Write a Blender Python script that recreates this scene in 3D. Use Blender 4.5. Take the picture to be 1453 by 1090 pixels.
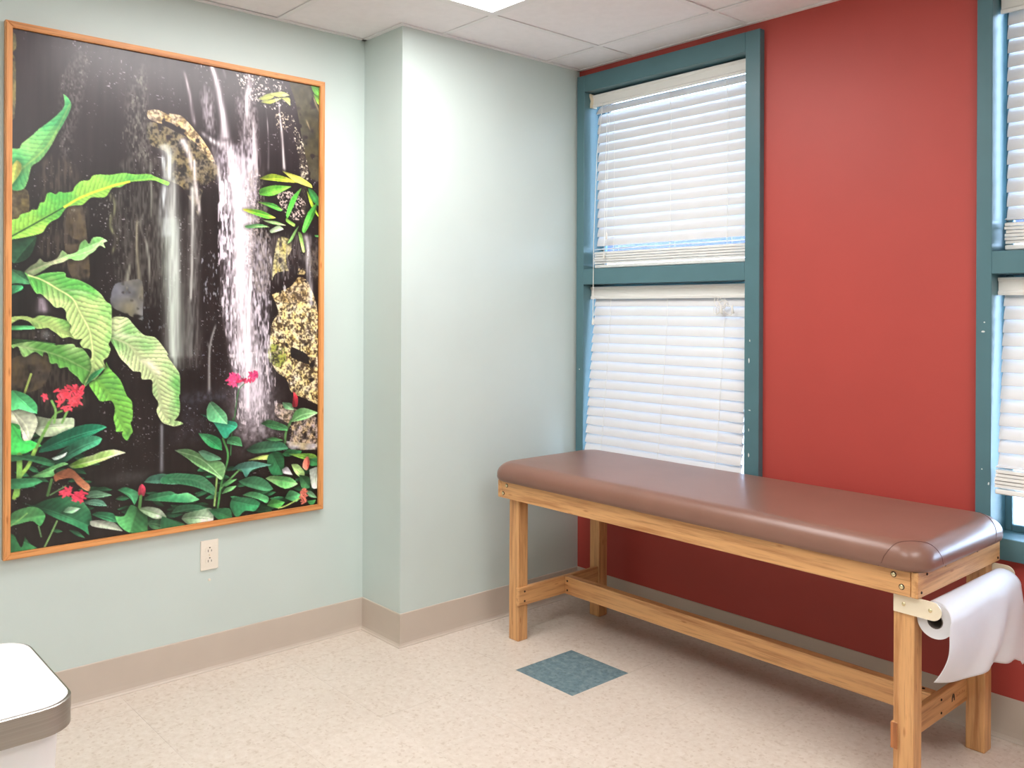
import bpy, bmesh, math, random
import numpy as np
from mathutils import Vector, Matrix, noise as mnoise

# ------------------------------------------------------------------ clear
for o in list(bpy.data.objects):
    bpy.data.objects.remove(o, do_unlink=True)
scene = bpy.context.scene
COL = scene.collection
R = random.Random(7)

# ------------------------------------------------------------------ camera
cd = bpy.data.cameras.new('camera')
cam = bpy.data.objects.new('camera', cd)
COL.objects.link(cam)
cd.sensor_fit = 'HORIZONTAL'
cd.sensor_width = 36.0
cd.lens = 1255.06 / 1453.0 * 36.0
cd.shift_y = -(545.0 - 440.67) / 1453.0
cd.clip_start = 0.05
cam.matrix_world = (Matrix.Translation((3.0097, -3.1049, 1.3818)) @ Matrix.Rotation(0.845, 4, 'Z')
                    @ Matrix.Rotation(math.pi / 2, 4, 'X') @ Matrix.Rotation(0.0045, 4, 'Z'))
scene.camera = cam

# ------------------------------------------------------------------ daylight outside and exposure
world = bpy.data.worlds.new('daylight_sky')
scene.world = world
world.use_nodes = True
bg = world.node_tree.nodes['Background']
bg.inputs['Color'].default_value = (0.56, 0.74, 1.0, 1)
bg.inputs['Strength'].default_value = 14.0
scene.view_settings.view_transform = 'Standard'
scene.view_settings.look = 'None'
scene.view_settings.gamma = 1.0
scene.view_settings.use_curve_mapping = False
scene.view_settings.exposure = 0.5
LAMP_STRENGTH = 12.0
LAMP_COLOR = (1.0, 0.97, 0.955, 1)

# ------------------------------------------------------------------ helpers
def srgb(r, g, b):
    f = lambda c: (c / 255 / 12.92) if c / 255 <= 0.04045 else ((c / 255 + 0.055) / 1.055) ** 2.4
    return (f(r), f(g), f(b), 1)

MATS = {}
def new_mat(name):
    m = bpy.data.materials.new(name)
    m.use_nodes = True
    nt = m.node_tree
    b = nt.nodes['Principled BSDF']
    MATS[name] = m
    return m, nt, b

def nd(nt, kind, **kw):
    n = nt.nodes.new(kind)
    for k, v in kw.items():
        if k in n.inputs:
            n.inputs[k].default_value = v
        else:
            setattr(n, k, v)
    return n

def ramp(nt, stops):
    n = nt.nodes.new('ShaderNodeValToRGB')
    e = n.color_ramp.elements
    while len(e) < len(stops):
        e.new(0.5)
    for el, (p, c) in zip(e, stops):
        el.position = p
        el.color = c
    return n

def mixc(nt, fac, a, b, mode='MIX'):
    n = nt.nodes.new('ShaderNodeMix')
    n.data_type = 'RGBA'
    n.blend_type = mode
    for sock, v in ((0, fac), (6, a), (7, b)):
        if hasattr(v, 'links') or hasattr(v, 'is_linked'):
            nt.links.new(v, n.inputs[sock])
        else:
            n.inputs[sock].default_value = v
    return n.outputs[2]

def bump(nt, bsdf, height, strength=0.2, dist=0.002):
    n = nt.nodes.new('ShaderNodeBump')
    n.inputs['Strength'].default_value = strength
    n.inputs['Distance'].default_value = dist
    nt.links.new(height, n.inputs['Height'])
    nt.links.new(n.outputs[0], bsdf.inputs['Normal'])

def coords(nt, scale=(1, 1, 1), world_pos=False):
    if world_pos:
        src = nt.nodes.new('ShaderNodeNewGeometry').outputs['Position']
    else:
        src = nt.nodes.new('ShaderNodeTexCoord').outputs['Object']
    mp = nt.nodes.new('ShaderNodeMapping')
    mp.inputs['Scale'].default_value = scale
    nt.links.new(src, mp.inputs['Vector'])
    return mp.outputs[0]

def noise_tex(nt, vec, scale, detail=4, rough=0.55):
    n = nt.nodes.new('ShaderNodeTexNoise')
    n.inputs['Scale'].default_value = scale
    n.inputs['Detail'].default_value = detail
    n.inputs['Roughness'].default_value = rough
    nt.links.new(vec, n.inputs['Vector'])
    return n.outputs[0]

def plain(name, col, rough=0.5, metal=0.0, var=0.04, nscale=6.0, bscale=0, bstr=0.1, spec=0.5, bdist=0.001):
    """painted or moulded surface: base colour with slight mottling and optional fine relief"""
    m, nt, b = new_mat(name)
    v = coords(nt, world_pos=True)
    n = noise_tex(nt, v, nscale, 3)
    lo = tuple(max(0, c * (1 - var)) for c in col[:3]) + (1,)
    hi = tuple(min(1, c * (1 + var)) for c in col[:3]) + (1,)
    r = ramp(nt, [(0.3, lo), (0.7, hi)])
    nt.links.new(n, r.inputs[0])
    nt.links.new(r.outputs[0], b.inputs['Base Color'])
    b.inputs['Roughness'].default_value = rough
    b.inputs['Metallic'].default_value = metal
    b.inputs['Specular IOR Level'].default_value = spec
    if bscale:
        bump(nt, b, noise_tex(nt, v, bscale, 2), bstr, bdist)
    return m

def wood(name, axis, light, dark, scale=1.0, rough=0.42):
    """wood with grain running along one local axis"""
    m, nt, b = new_mat(name)
    s = [26, 26, 26]
    s[axis] = 1.4
    v = coords(nt, tuple(c * scale for c in s))
    n1 = noise_tex(nt, v, 2.2, 6, 0.6)
    s2 = [110, 110, 110]
    s2[axis] = 4
    v2 = coords(nt, tuple(c * scale for c in s2))
    n2 = noise_tex(nt, v2, 1.6, 3, 0.6)
    r = ramp(nt, [(0.30, dark), (0.52, light), (0.75, tuple(min(1, c * 1.12) for c in light[:3]) + (1,))])
    nt.links.new(n1, r.inputs[0])
    r2 = ramp(nt, [(0.28, (0.62, 0.55, 0.48, 1)), (0.45, (1, 1, 1, 1))])
    nt.links.new(n2, r2.inputs[0])
    c = mixc(nt, 0.8, r.outputs[0], r2.outputs[0], 'MULTIPLY')
    # short dark node marks as in laminated strips
    s3 = [60, 60, 60]
    s3[axis] = 16
    v3 = coords(nt, tuple(c_ * scale for c_ in s3))
    vo = nt.nodes.new('ShaderNodeTexVoronoi')
    vo.inputs['Scale'].default_value = 0.55
    nt.links.new(v3, vo.inputs['Vector'])
    r3 = ramp(nt, [(0.05, (0.62, 0.45, 0.3, 1)), (0.16, (1, 1, 1, 1))])
    nt.links.new(vo.outputs['Distance'], r3.inputs[0])
    c = mixc(nt, 0.75, c, r3.outputs[0], 'MULTIPLY')
    nt.links.new(c, b.inputs['Base Color'])
    b.inputs['Roughness'].default_value = rough
    bump(nt, b, n2, 0.08, 0.001)
    return m

# ------------------------------------------------------------------ materials
WALL_MINT = plain('painted_wall_mint', srgb(203, 216, 212), 0.42, var=0.02, nscale=3, bscale=260, bstr=0.12)
WALL_RED = plain('painted_wall_red', srgb(180, 69, 61), 0.5, var=0.03, nscale=4, bscale=260, bstr=0.12)
TEAL = plain('teal_trim_paint', srgb(82, 118, 126), 0.38, var=0.04, nscale=9, bscale=120, bstr=0.06)
VINYL_BASE = plain('cove_base_vinyl', srgb(200, 187, 174), 0.4, var=0.03, nscale=5)
WHITE_TRIM = plain('white_grid_metal', srgb(236, 233, 234), 0.45, var=0.01)
CEIL = plain('ceiling_tile_face', srgb(242, 238, 240), 0.9, var=0.02, nscale=30, bscale=420, bstr=0.35)
SLAB = plain('slab_under_tiles', srgb(120, 106, 94), 0.8)
CREAM = plain('cream_plastic', srgb(236, 222, 196), 0.4, var=0.02)
IVORY = plain('ivory_outlet_plastic', srgb(236, 228, 214), 0.35, var=0.01)
SLOT = plain('dark_slot', srgb(60, 54, 48), 0.6)
BRASS = plain('brass_screw', srgb(232, 218, 176), 0.25, metal=1.0, var=0.1, nscale=300)
DARK_STEEL = plain('dark_screw', srgb(62, 48, 38), 0.4, metal=0.6)
STEEL = None
BIN_WHITE = plain('white_bin_plastic', srgb(238, 236, 236), 0.3, var=0.01)
CORD = plain('white_cord', srgb(236, 232, 224), 0.7, var=0.03)
CHIP = plain('bare_primer_chip', srgb(228, 232, 228), 0.7)
OUTGROUND = plain('outdoor_concrete', srgb(190, 190, 186), 0.9, var=0.1, nscale=2)
WOOD_X = wood('light_wood_grain_x', 0, srgb(216, 163, 109), srgb(178, 120, 72))
WOOD_Y = wood('light_wood_grain_y', 1, srgb(216, 163, 109), srgb(178, 120, 72))
WOOD_Z = wood('light_wood_grain_z', 2, srgb(216, 163, 109), srgb(178, 120, 72))
END_GRAIN = wood('end_grain_wood', 2, srgb(186, 118, 70), srgb(140, 84, 46))
OAK_Y = wood('oak_frame_grain_y', 1, srgb(226, 158, 96), srgb(200, 124, 66))
OAK_Z = wood('oak_frame_grain_z', 2, srgb(226, 158, 96), srgb(200, 124, 66))

def brushed():
    m, nt, b = new_mat('brushed_steel_band')
    v = coords(nt, (2, 2, 600))
    n = noise_tex(nt, v, 1.0, 2)
    r = ramp(nt, [(0.3, srgb(152, 146, 140)), (0.7, srgb(164, 158, 152))])
    nt.links.new(n, r.inputs[0])
    nt.links.new(r.outputs[0], b.inputs['Base Color'])
    b.inputs['Metallic'].default_value = 1.0
    b.inputs['Roughness'].default_value = 0.32
    return m
STEEL = brushed()

def vinyl_tile(name, base, lo, hi, fleck, scale=1.0):
    """vinyl composition tile: streaky chips in a mottled base"""
    m, nt, b = new_mat(name)
    v = coords(nt, world_pos=True)
    n = noise_tex(nt, v, 42 * scale, 6, 0.7)
    r = ramp(nt, [(0.30, lo), (0.5, base), (0.72, hi)])
    nt.links.new(n, r.inputs[0])
    big = noise_tex(nt, v, 2.2, 2)
    rb = ramp(nt, [(0.3, (0.95, 0.94, 0.93, 1)), (0.7, (1, 1, 1, 1))])
    nt.links.new(big, rb.inputs[0])
    c = mixc(nt, 1.0, r.outputs[0], rb.outputs[0], 'MULTIPLY')
    vo = nt.nodes.new('ShaderNodeTexVoronoi')
    vo.inputs['Scale'].default_value = 115 * scale
    wob = nt.nodes.new('ShaderNodeTexNoise')
    wob.inputs['Scale'].default_value = 55
    nt.links.new(v, wob.inputs['Vector'])
    vv = nt.nodes.new('ShaderNodeVectorMath')
    vv.operation = 'MULTIPLY_ADD'
    vv.inputs[1].default_value = (0.018, 0.018, 0.018)
    nt.links.new(wob.outputs['Color'], vv.inputs[0])
    nt.links.new(v, vv.inputs[2])
    nt.links.new(vv.outputs[0], vo.inputs['Vector'])
    rv = ramp(nt, [(0.06, fleck), (0.11, (1, 1, 1, 1)), (0.80, (1, 1, 1, 1)), (0.93, (1.0, 1.0, 1.0, 1))])
    sep = nt.nodes.new('ShaderNodeSeparateColor')
    nt.links.new(vo.outputs['Color'], sep.inputs[0])
    nt.links.new(sep.outputs[0], rv.inputs[0])
    c = mixc(nt, 0.8, c, rv.outputs[0], 'MULTIPLY')
    oi = nt.nodes.new('ShaderNodeObjectInfo')
    ro = ramp(nt, [(0.0, (0.965, 0.96, 0.955, 1)), (1.0, (1, 1, 1, 1))])
    nt.links.new(oi.outputs['Random'], ro.inputs[0])
    c = mixc(nt, 1.0, c, ro.outputs[0], 'MULTIPLY')
    nt.links.new(c, b.inputs['Base Color'])
    b.inputs['Roughness'].default_value = 0.42
    b.inputs['Specular IOR Level'].default_value = 0.4
    bump(nt, b, n, 0.04, 0.001)
    return m
TILE_CREAM = vinyl_tile('cream_vinyl_tile', srgb(221, 209, 196), srgb(212, 198, 184), srgb(230, 220, 210), (0.86, 0.82, 0.78, 1))
TILE_BLUE = vinyl_tile('blue_grey_vinyl_tile', srgb(112, 138, 146), srgb(86, 112, 122), srgb(146, 164, 168), (0.6, 0.66, 0.7, 1))

def pad_mat():
    m, nt, b = new_mat('brown_upholstery_vinyl')
    v = coords(nt)
    n = noise_tex(nt, v, 5, 3)
    r = ramp(nt, [(0.3, srgb(126, 90, 76)), (0.7, srgb(135, 97, 83))])
    nt.links.new(n, r.inputs[0])
    nt.links.new(r.outputs[0], b.inputs['Base Color'])
    b.inputs['Roughness'].default_value = 0.33
    vo = nt.nodes.new('ShaderNodeTexVoronoi')
    vo.inputs['Scale'].default_value = 420
    nt.links.new(v, vo.inputs['Vector'])
    bump(nt, b, vo.outputs['Distance'], 0.12, 0.0008)
    return m
PAD = pad_mat()
SEAM = plain('brown_seam_thread', srgb(92, 56, 46), 0.6)

def sheet_mat(name, col, trans, rough=0.5):
    """thin plastic or paper that lets some light through"""
    m, nt, b = new_mat(name)
    b.inputs['Base Color'].default_value = col
    b.inputs['Roughness'].default_value = rough
    v = coords(nt)
    n = noise_tex(nt, v, 12, 2)
    r = ramp(nt, [(0.3, tuple(c * 0.975 for c in col[:3]) + (1,)), (0.7, col)])
    nt.links.new(n, r.inputs[0])
    nt.links.new(r.outputs[0], b.inputs['Base Color'])
    t = nt.nodes.new('ShaderNodeBsdfTranslucent')
    t.inputs['Color'].default_value = col
    mx = nt.nodes.new('ShaderNodeMixShader')
    mx.inputs[0].default_value = trans
    out = nt.nodes['Material Output']
    nt.links.new(b.outputs[0], mx.inputs[1])
    nt.links.new(t.outputs[0], mx.inputs[2])
    nt.links.new(mx.outputs[0], out.inputs['Surface'])
    return m
SLAT = sheet_mat('white_blind_slat', srgb(228, 227, 228), 0.07, 0.4)
PAPER = sheet_mat('white_exam_paper', srgb(248, 247, 250), 0.25, 0.6)
BLIND_RAIL = plain('white_blind_rail', srgb(236, 234, 229), 0.4, var=0.01)

def glass_mat():
    m, nt, b = new_mat('window_glass')
    nt.nodes.remove(b)
    tr = nt.nodes.new('ShaderNodeBsdfTransparent')
    tr.inputs['Color'].default_value = (0.93, 0.96, 0.97, 1)
    gl = nt.nodes.new('ShaderNodeBsdfGlossy')
    gl.inputs['Roughness'].default_value = 0.02
    fr = nt.nodes.new('ShaderNodeFresnel')
    fr.inputs['IOR'].default_value = 1.45
    mx = nt.nodes.new('ShaderNodeMixShader')
    nt.links.new(fr.outputs[0], mx.inputs[0])
    nt.links.new(tr.outputs[0], mx.inputs[1])
    nt.links.new(gl.outputs[0], mx.inputs[2])
    nt.links.new(mx.outputs[0], nt.nodes['Material Output'].inputs['Surface'])
    return m
GLASS = glass_mat()

def lamp_mat():
    m, nt, b = new_mat('lit_diffuser')
    b.inputs['Base Color'].default_value = (0.9, 0.9, 0.9, 1)
    b.inputs['Emission Color'].default_value = LAMP_COLOR
    b.inputs['Emission Strength'].default_value = LAMP_STRENGTH
    return m
LAMP = lamp_mat()

# ------------------------------------------------------------------ object helpers
def link(name, me, mat, parent=None):
    o = bpy.data.objects.new(name, me)
    COL.objects.link(o)
    if mat is not None and not me.materials:
        me.materials.append(mat)
    o.parent = parent
    return o

def mesh_of(name, bm, smooth=False):
    bmesh.ops.recalc_face_normals(bm, faces=bm.faces)
    me = bpy.data.meshes.new(name)
    bm.to_mesh(me)
    bm.free()
    if smooth:
        for p in me.polygons:
            p.use_smooth = True
        if hasattr(me, 'set_sharp_from_angle'):
            me.set_sharp_from_angle(angle=math.radians(40))
    return me

def obj(name, bm, mat, parent=None, smooth=False):
    return link(name, mesh_of(name, bm, smooth), mat, parent)

def add_box(bm, x0, x1, y0, y1, z0, z1, bev=0.0, seg=1):
    vs = [bm.verts.new((x, y, z)) for x in (x0, x1) for y in (y0, y1) for z in (z0, z1)]
    F = [(0, 1, 3, 2), (4, 6, 7, 5), (0, 4, 5, 1), (2, 3, 7, 6), (0, 2, 6, 4), (1, 5, 7, 3)]
    fs = [bm.faces.new([vs[i] for i in f]) for f in F]
    if bev > 0:
        es = list({e for f in fs for e in f.edges})
        bmesh.ops.bevel(bm, geom=es, offset=bev, segments=seg, affect='EDGES', profile=0.5)

def box(name, mat, parent, x0, x1, y0, y1, z0, z1, bev=0.0, seg=1):
    bm = bmesh.new()
    add_box(bm, x0, x1, y0, y1, z0, z1, bev, seg)
    return obj(name, bm, mat, parent)

def add_tube(bm, pts, r, n=6, cap=True):
    pts = [Vector(p) for p in pts]
    rings = []
    ref = Vector((0.123, 0.456, 0.88)).normalized()
    for i, p in enumerate(pts):
        d = (pts[min(i + 1, len(pts) - 1)] - pts[max(i - 1, 0)]).normalized()
        a = d.cross(ref)
        if a.length < 1e-3:
            a = d.cross(Vector((1, 0, 0)))
        a.normalize()
        b = d.cross(a).normalized()
        rr = r[i] if isinstance(r, (list, tuple)) else r
        rings.append([bm.verts.new(p + (a * math.cos(t) + b * math.sin(t)) * rr)
                      for t in [2 * math.pi * k / n for k in range(n)]])
    for A, B in zip(rings, rings[1:]):
        for k in range(n):
            bm.faces.new((A[k], A[(k + 1) % n], B[(k + 1) % n], B[k]))
    if cap:
        bm.faces.new(rings[0][::-1])
        bm.faces.new(rings[-1])

def tube(name, mat, parent, pts, r, n=6, smooth=True):
    bm = bmesh.new()
    add_tube(bm, pts, r, n)
    return obj(name, bm, mat, parent, smooth)

def add_prism(bm, poly, axis, a0, a1):
    """extrude a polygon given in the two other axes along one axis"""
    def P(u, v, a):
        c = [u, v]
        c.insert(axis, a)
        return c
    A = [bm.verts.new(P(u, v, a0)) for u, v in poly]
    B = [bm.verts.new(P(u, v, a1)) for u, v in poly]
    n = len(poly)
    for k in range(n):
        bm.faces.new((A[k], A[(k + 1) % n], B[(k + 1) % n], B[k]))
    bm.faces.new(A[::-1])
    bm.faces.new(B)

def prism(name, mat, parent, poly, axis, a0, a1, smooth=False):
    bm = bmesh.new()
    add_prism(bm, poly, axis, a0, a1)
    return obj(name, bm, mat, parent, smooth)

def empty(name, loc=(0, 0, 0)):
    o = bpy.data.objects.new(name, None)
    COL.objects.link(o)
    o.location = loc
    o.empty_display_size = 0.1
    return o

def tag(o, label, cat, group=None):
    o['label'] = label
    o['category'] = cat
    if group:
        o['group'] = group
    return o

def structure(o):
    o['kind'] = 'structure'
    return o

def screw(parent, loc, axis, r, mat, h=0.003, name='screw'):
    """pan head with a cross recess, axis 0/1/2 with sign"""
    bm = bmesh.new()
    ax, sg = abs(axis) - 1, (1 if axis > 0 else -1)
    d = Vector((0, 0, 0)); d[ax] = sg
    L = Vector(loc)
    add_tube(bm, [L - d * 0.001, L + d * h * 0.4, L + d * h * 0.85, L + d * h], [r, r, r * 0.75, r * 0.35], 10)
    return obj(name, bm, mat, parent, True)

# ------------------------------------------------------------------ room dimensions
HC = 2.547          # ceiling
LW = -0.287         # left wall plane
CY = -1.040         # face of the boxed-out corner
XR, YF = 4.30, -4.40
FT = 0.3048

# outdoors
g = box('outdoor_ground', OUTGROUND, None, -12, 16, 0.4, 30, -0.5, -0.4)
structure(g)

nb = empty('neighbour_building', (-3.0, 5.0, -0.4))
box('stucco_wall', plain('white_stucco', srgb(205, 205, 205), 0.9, bscale=60), nb, -4.5, 4.5, 0, 3.0, 0, 2.45)
box('blue_upper_wall', plain('blue_siding', srgb(28, 38, 72), 0.6, var=0.2, nscale=14), nb, -4.55, 4.55, -0.05, 3.05, 2.45, 4.2)
tag(nb, 'building outside the window with a blue upper wall, glimpsed between blind slats', 'building')

# walls
structure(box('wall_left', WALL_MINT, None, LW - 0.12, LW, YF - 0.12, CY, 0, HC + 0.2))
structure(box('wall_corner', WALL_MINT, None, LW - 0.12, 0.0, CY, 0.14, 0, HC + 0.2))
structure(box('wall_right', WALL_MINT, None, XR, XR + 0.12, YF - 0.12, 0.14, 0, HC + 0.2))
structure(box('wall_front', WALL_MINT, None, LW, XR, YF - 0.12, YF, 0, HC + 0.2))

W1 = (0.012, 1.027)           # outer frame, first window
W2 = (1.845, 2.860)           # outer frame, second window
WZ = (0.585, 2.512)
bm = bmesh.new()
for x0, x1, z0, z1 in ((0, W1[0] + .02, 0, HC + .2), (W1[1] - .02, W2[0] + .02, 0, HC + .2), (W2[1] - .02, XR, 0, HC + .2),
                       (W1[0] + .02, W1[1] - .02, 0, WZ[0] + .02), (W1[0] + .02, W1[1] - .02, WZ[1] - .02, HC + .2),
                       (W2[0] + .02, W2[1] - .02, 0, WZ[0] + .02), (W2[0] + .02, W2[1] - .02, WZ[1] - .02, HC + .2)):
    add_box(bm, x0, x1, 0, 0.14, z0, z1)
structure(obj('wall_back', bm, WALL_RED))

# ------------------------------------------------------------------ floor of vinyl tiles
fl = structure(box('floor', SLAB, None, LW, XR, YF, 0, -0.05, -0.004))
TX, TY = 0.480, -0.833
bm = bmesh.new()
gp = 0.0004
add_box(bm, gp / 2, FT - gp / 2, gp / 2, FT - gp / 2, -0.004, 0.0)
tile_me = mesh_of('vinyl_tile', bm)
tile_me.materials.append(TILE_CREAM)
blue_me = tile_me.copy()
blue_me.materials.clear()
blue_me.materials.append(TILE_BLUE)
i0, i1 = math.floor((LW - TX) / FT), math.ceil((XR - TX) / FT)
j0, j1 = math.floor((YF - TY) / FT), math.ceil((0 - TY) / FT)
for i in range(i0, i1):
    for j in range(j0, j1):
        x, y = TX + i * FT, TY + j * FT
        xa, xb, ya, yb = max(x, LW), min(x + FT, XR), max(y, YF), min(y + FT, 0)
        if y > CY - 0.01 and x + FT < 0.02:
            continue
        if y > CY - 0.01 and xa < 0:
            xa = 0.0
        if xb - xa < 0.02 or yb - ya < 0.02:
            continue
        blue = (i == 0 and j == 0)
        if abs(xb - xa - FT) < 1e-4 and abs(yb - ya - FT) < 1e-4:
            o = link('vinyl_tile', blue_me if blue else tile_me, None, fl)
            o.location = (x, y, R.uniform(-0.0002, 0.0002))
        else:
            o = box('vinyl_tile', TILE_CREAM, fl, xa, xb - gp, ya, yb - gp, -0.004, 0.0)
        if blue:
            o['label'] = 'single blue grey floor tile'

# ------------------------------------------------------------------ cove base along the walls
BH = 0.137
PROF = [(0, 0), (0.013, 0), (0.0125, 0.003), (0.0075, 0.007), (0.0045, 0.014), (0.0035, 0.03), (0.0035, BH - 0.003), (0.0022, BH), (0, BH)]
def cove(name, p0, p1, nrm, ext0=0.0, ext1=0.0):
    p0, p1, nrm = Vector(p0), Vector(p1), Vector(nrm)
    d = (p1 - p0).normalized()
    bm = bmesh.new()
    A, B = [], []
    for t, z in PROF:
        A.append(bm.verts.new(p0 + nrm * t + d * (-t * ext0) + Vector((0, 0, z))))
        B.append(bm.verts.new(p1 + nrm * t + d * (t * ext1) + Vector((0, 0, z))))
    n = len(PROF)
    for k in range(n):
        bm.faces.new((A[k], A[(k + 1) % n], B[(k + 1) % n], B[k]))
    bm.faces.new(A[::-1])
    bm.faces.new(B)
    return structure(obj(name, bm, VINYL_BASE))
cove('baseboard_left', (LW, YF, 0), (LW, CY, 0), (1, 0, 0), -1, -1)
cove('baseboard_corner_end', (LW, CY, 0), (0, CY, 0), (0, -1, 0), -1, 1)
cove('baseboard_corner', (0, CY, 0), (0, 0, 0), (1, 0, 0), 1, -1)
cove('baseboard_back', (0, 0, 0), (XR, 0, 0), (0, -1, 0), -1, -1)
cove('baseboard_right', (XR, 0, 0), (XR, YF, 0), (-1, 0, 0), -1, -1)
cove('baseboard_front', (XR, YF, 0), (LW, YF, 0), (0, 1, 0), -1, -1)

# ------------------------------------------------------------------ suspended ceiling
GX, GY, T2 = 0.338, -0.231, 0.6096
ce = structure(box('ceiling', SLAB, None, LW - .12, XR + .12, YF - .12, 0.14, HC + 0.17, HC + 0.2))
lights = [(0, -2, 2), (4, -2, 2), (2, -4, 2)]       # cell i, cell j of far end, cells long
bw = 0.012
for i in range(-2, 8):
    x = GX + i * T2
    if LW + 0.05 < x < XR - 0.05:
        y1 = 0 if x > 0 else CY
        box('grid_bar', WHITE_TRIM, ce, x - bw, x + bw, YF, y1, HC, HC + 0.004)
for j in range(-7, 1):
    y = GY + j * T2
    x0 = LW if y < CY else 0.0
    box('grid_bar', WHITE_TRIM, ce, x0, XR, y - bw, y + bw, HC + 0.0003, HC + 0.0043)
cells = set()
for (a, b, c) in lights:
    for k in range(c):
        cells.add((a, b - k))
for i in range(-2, 8):
    for j in range(-8, 1):
        xa, xb = max(GX + i * T2, LW), min(GX + (i + 1) * T2, XR)
        ya, yb = max(GY + j * T2, YF), min(GY + (j + 1) * T2, 0)
        if (i, j) in cells:
            continue
        if yb > CY + 0.01 and xa < 0:
            if ya < CY - 0.05:        # the tile notched around the boxed corner
                bm = bmesh.new()
                h0, h1 = HC + 0.0045, HC + 0.018
                add_box(bm, xa + .003, xb - .003, ya + .003, CY, h0, h1)
                add_box(bm, 0, xb - .003, CY, yb - .003, h0, h1)
                obj('ceiling_tile', bm, CEIL, ce)
                continue
            xa = 0.0
        if xb - xa < 0.03 or yb - ya < 0.03:
            continue
        dz = R.uniform(0, 0.0015)
        box('ceiling_tile', CEIL, ce, xa + .003, xb - .003, ya + .003, yb - .003, HC + 0.0045 + dz, HC + 0.018 + dz)
def angle_trim(x0, x1, y0, y1):
    box('wall_angle', WHITE_TRIM, ce, x0, x1, y0, y1, HC - 0.001, HC + 0.0035)
aw = 0.02
angle_trim(LW, LW + aw, YF, CY)
angle_trim(LW, aw, CY - aw, CY)
angle_trim(0, aw, CY, 0)
angle_trim(0, XR, -aw, 0)
angle_trim(XR - aw, XR, YF, 0)
angle_trim(LW, XR, YF, YF + aw)

# ------------------------------------------------------------------ fluorescent panels in the ceiling
LLAB = ['white lit ceiling light panel above the floor beside the mint corner',
        'white lit ceiling light panel on the far side of the second window',
        'white lit ceiling light panel added unseen over the open floor to brighten the left wall']
for (a, b, c), lab in zip(lights, LLAB):  # the third panel is an added, unseen light that lifts the left wall
    x0, x1 = GX + a * T2 + bw, GX + (a + 1) * T2 - bw
    y0, y1 = GY + (b - c + 1) * T2 + bw, GY + (b + 1) * T2 - bw
    t = empty('ceiling_light', ((x0 + x1) / 2, (y0 + y1) / 2, HC))
    hx, hy = (x1 - x0) / 2, (y1 - y0) / 2
    bm = bmesh.new()
    f = 0.018
    for q in ((-hx, hx, -hy, -hy + f), (-hx, hx, hy - f, hy), (-hx, -hx + f, -hy + f, hy - f), (hx - f, hx, -hy + f, hy - f)):
        add_box(bm, q[0], q[1], q[2], q[3], 0.0005, 0.02)
    obj('frame', bm, WHITE_TRIM, t)
    box('diffuser', LAMP, t, -hx + f, hx - f, -hy + f, hy - f, 0.006, 0.010)
    box('housing', WHITE_TRIM, t, -hx, hx, -hy, hy, 0.02, 0.09)
    tag(t, lab, 'ceiling light', 'ceiling light panels')

# ------------------------------------------------------------------ windows
def make_window(n, x0, x1):
    w = structure(empty('window_%d' % n, ((x0 + x1) / 2, 0, WZ[0])))
    ox, oz = (x0 + x1) / 2, WZ[0]
    def wb(name, mat, a, b, c, d, e, f, bev=0.0, par=w):
        return box(name, mat, par, a - ox, b - ox, c, d, e - oz, f - oz, bev)
    yf, yb = -0.03, 0.12
    jl, jr = x0 + 0.048, x1 - 0.068
    wb('window_frame', TEAL, x0, jl, yf, yb, WZ[0], WZ[1], 0.002)
    wb('window_frame', TEAL, jr, x1, yf, yb, WZ[0], WZ[1], 0.002)
    wb('window_frame', TEAL, jl, jr, yf, yb, 2.432, WZ[1], 0.002)
    wb('window_frame', TEAL, jl, jr, yf, yb, WZ[0], 0.655, 0.002)
    wb('mullion', TEAL, jl, jr, yf, yb, 1.508, 1.582, 0.002)
    for z0, z1 in ((0.655, 1.508), (1.582, 2.432)):
        # stops around the glass
        for a, b, e, f in ((jl, jl + .022, z0, z1), (jr - .022, jr, z0, z1), (jl + .022, jr - .022, z0, z0 + .022), (jl + .022, jr - .022, z1 - .022, z1)):
            wb('glazing_stop', TEAL, a, b, 0.095, 0.115, e, f, 0.002)
        wb('pane', GLASS, jl + .02, jr - .02, 0.103, 0.107, z0 + .02, z1 - .02)
    return w, jl, jr
win1, JL1, JR1 = make_window(1, *W1)
win2, JL2, JR2 = make_window(2, *W2)
ox1, ox2 = sum(W1) / 2, sum(W2) / 2
# chipped paint on the frames
for px, pz, w_, h_, wn, ox in ((0.985, 1.265, .006, .012, win1, ox1), (0.982, 1.185, .007, .022, win1, ox1), (0.985, .985, .012, .006, win1, ox1),
                               (0.982, .905, .004, .014, win1, ox1), (0.982, .805, .008, .02, win1, ox1), (.036, 1.10, .006, .006, win1, ox1),
                               (1.868, 1.32, .012, .007, win2, ox2), (1.872, 1.35, .005, .006, win2, ox2), (1.866, .87, .006, .005, win2, ox2), (1.887, .825, .006, .01, win2, ox2)):
    bm = bmesh.new()
    n = 7
    pts = []
    for k in range(n):
        a = 2 * math.pi * k / n
        rr = R.uniform(0.6, 1.1)
        pts.append((px - ox + math.cos(a) * w_ / 2 * rr, pz - WZ[0] + math.sin(a) * h_ / 2 * rr))
    A = [bm.verts.new((u, -0.0304, v)) for u, v in pts]
    B = [bm.verts.new((u, -0.0299, v)) for u, v in pts]
    for k in range(n):
        bm.faces.new((A[k], A[(k + 1) % n], B[(k + 1) % n], B[k]))
    bm.faces.new(A)
    bm.faces.new(B[::-1])
    obj('paint_chip', bm, CHIP, wn)

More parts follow.
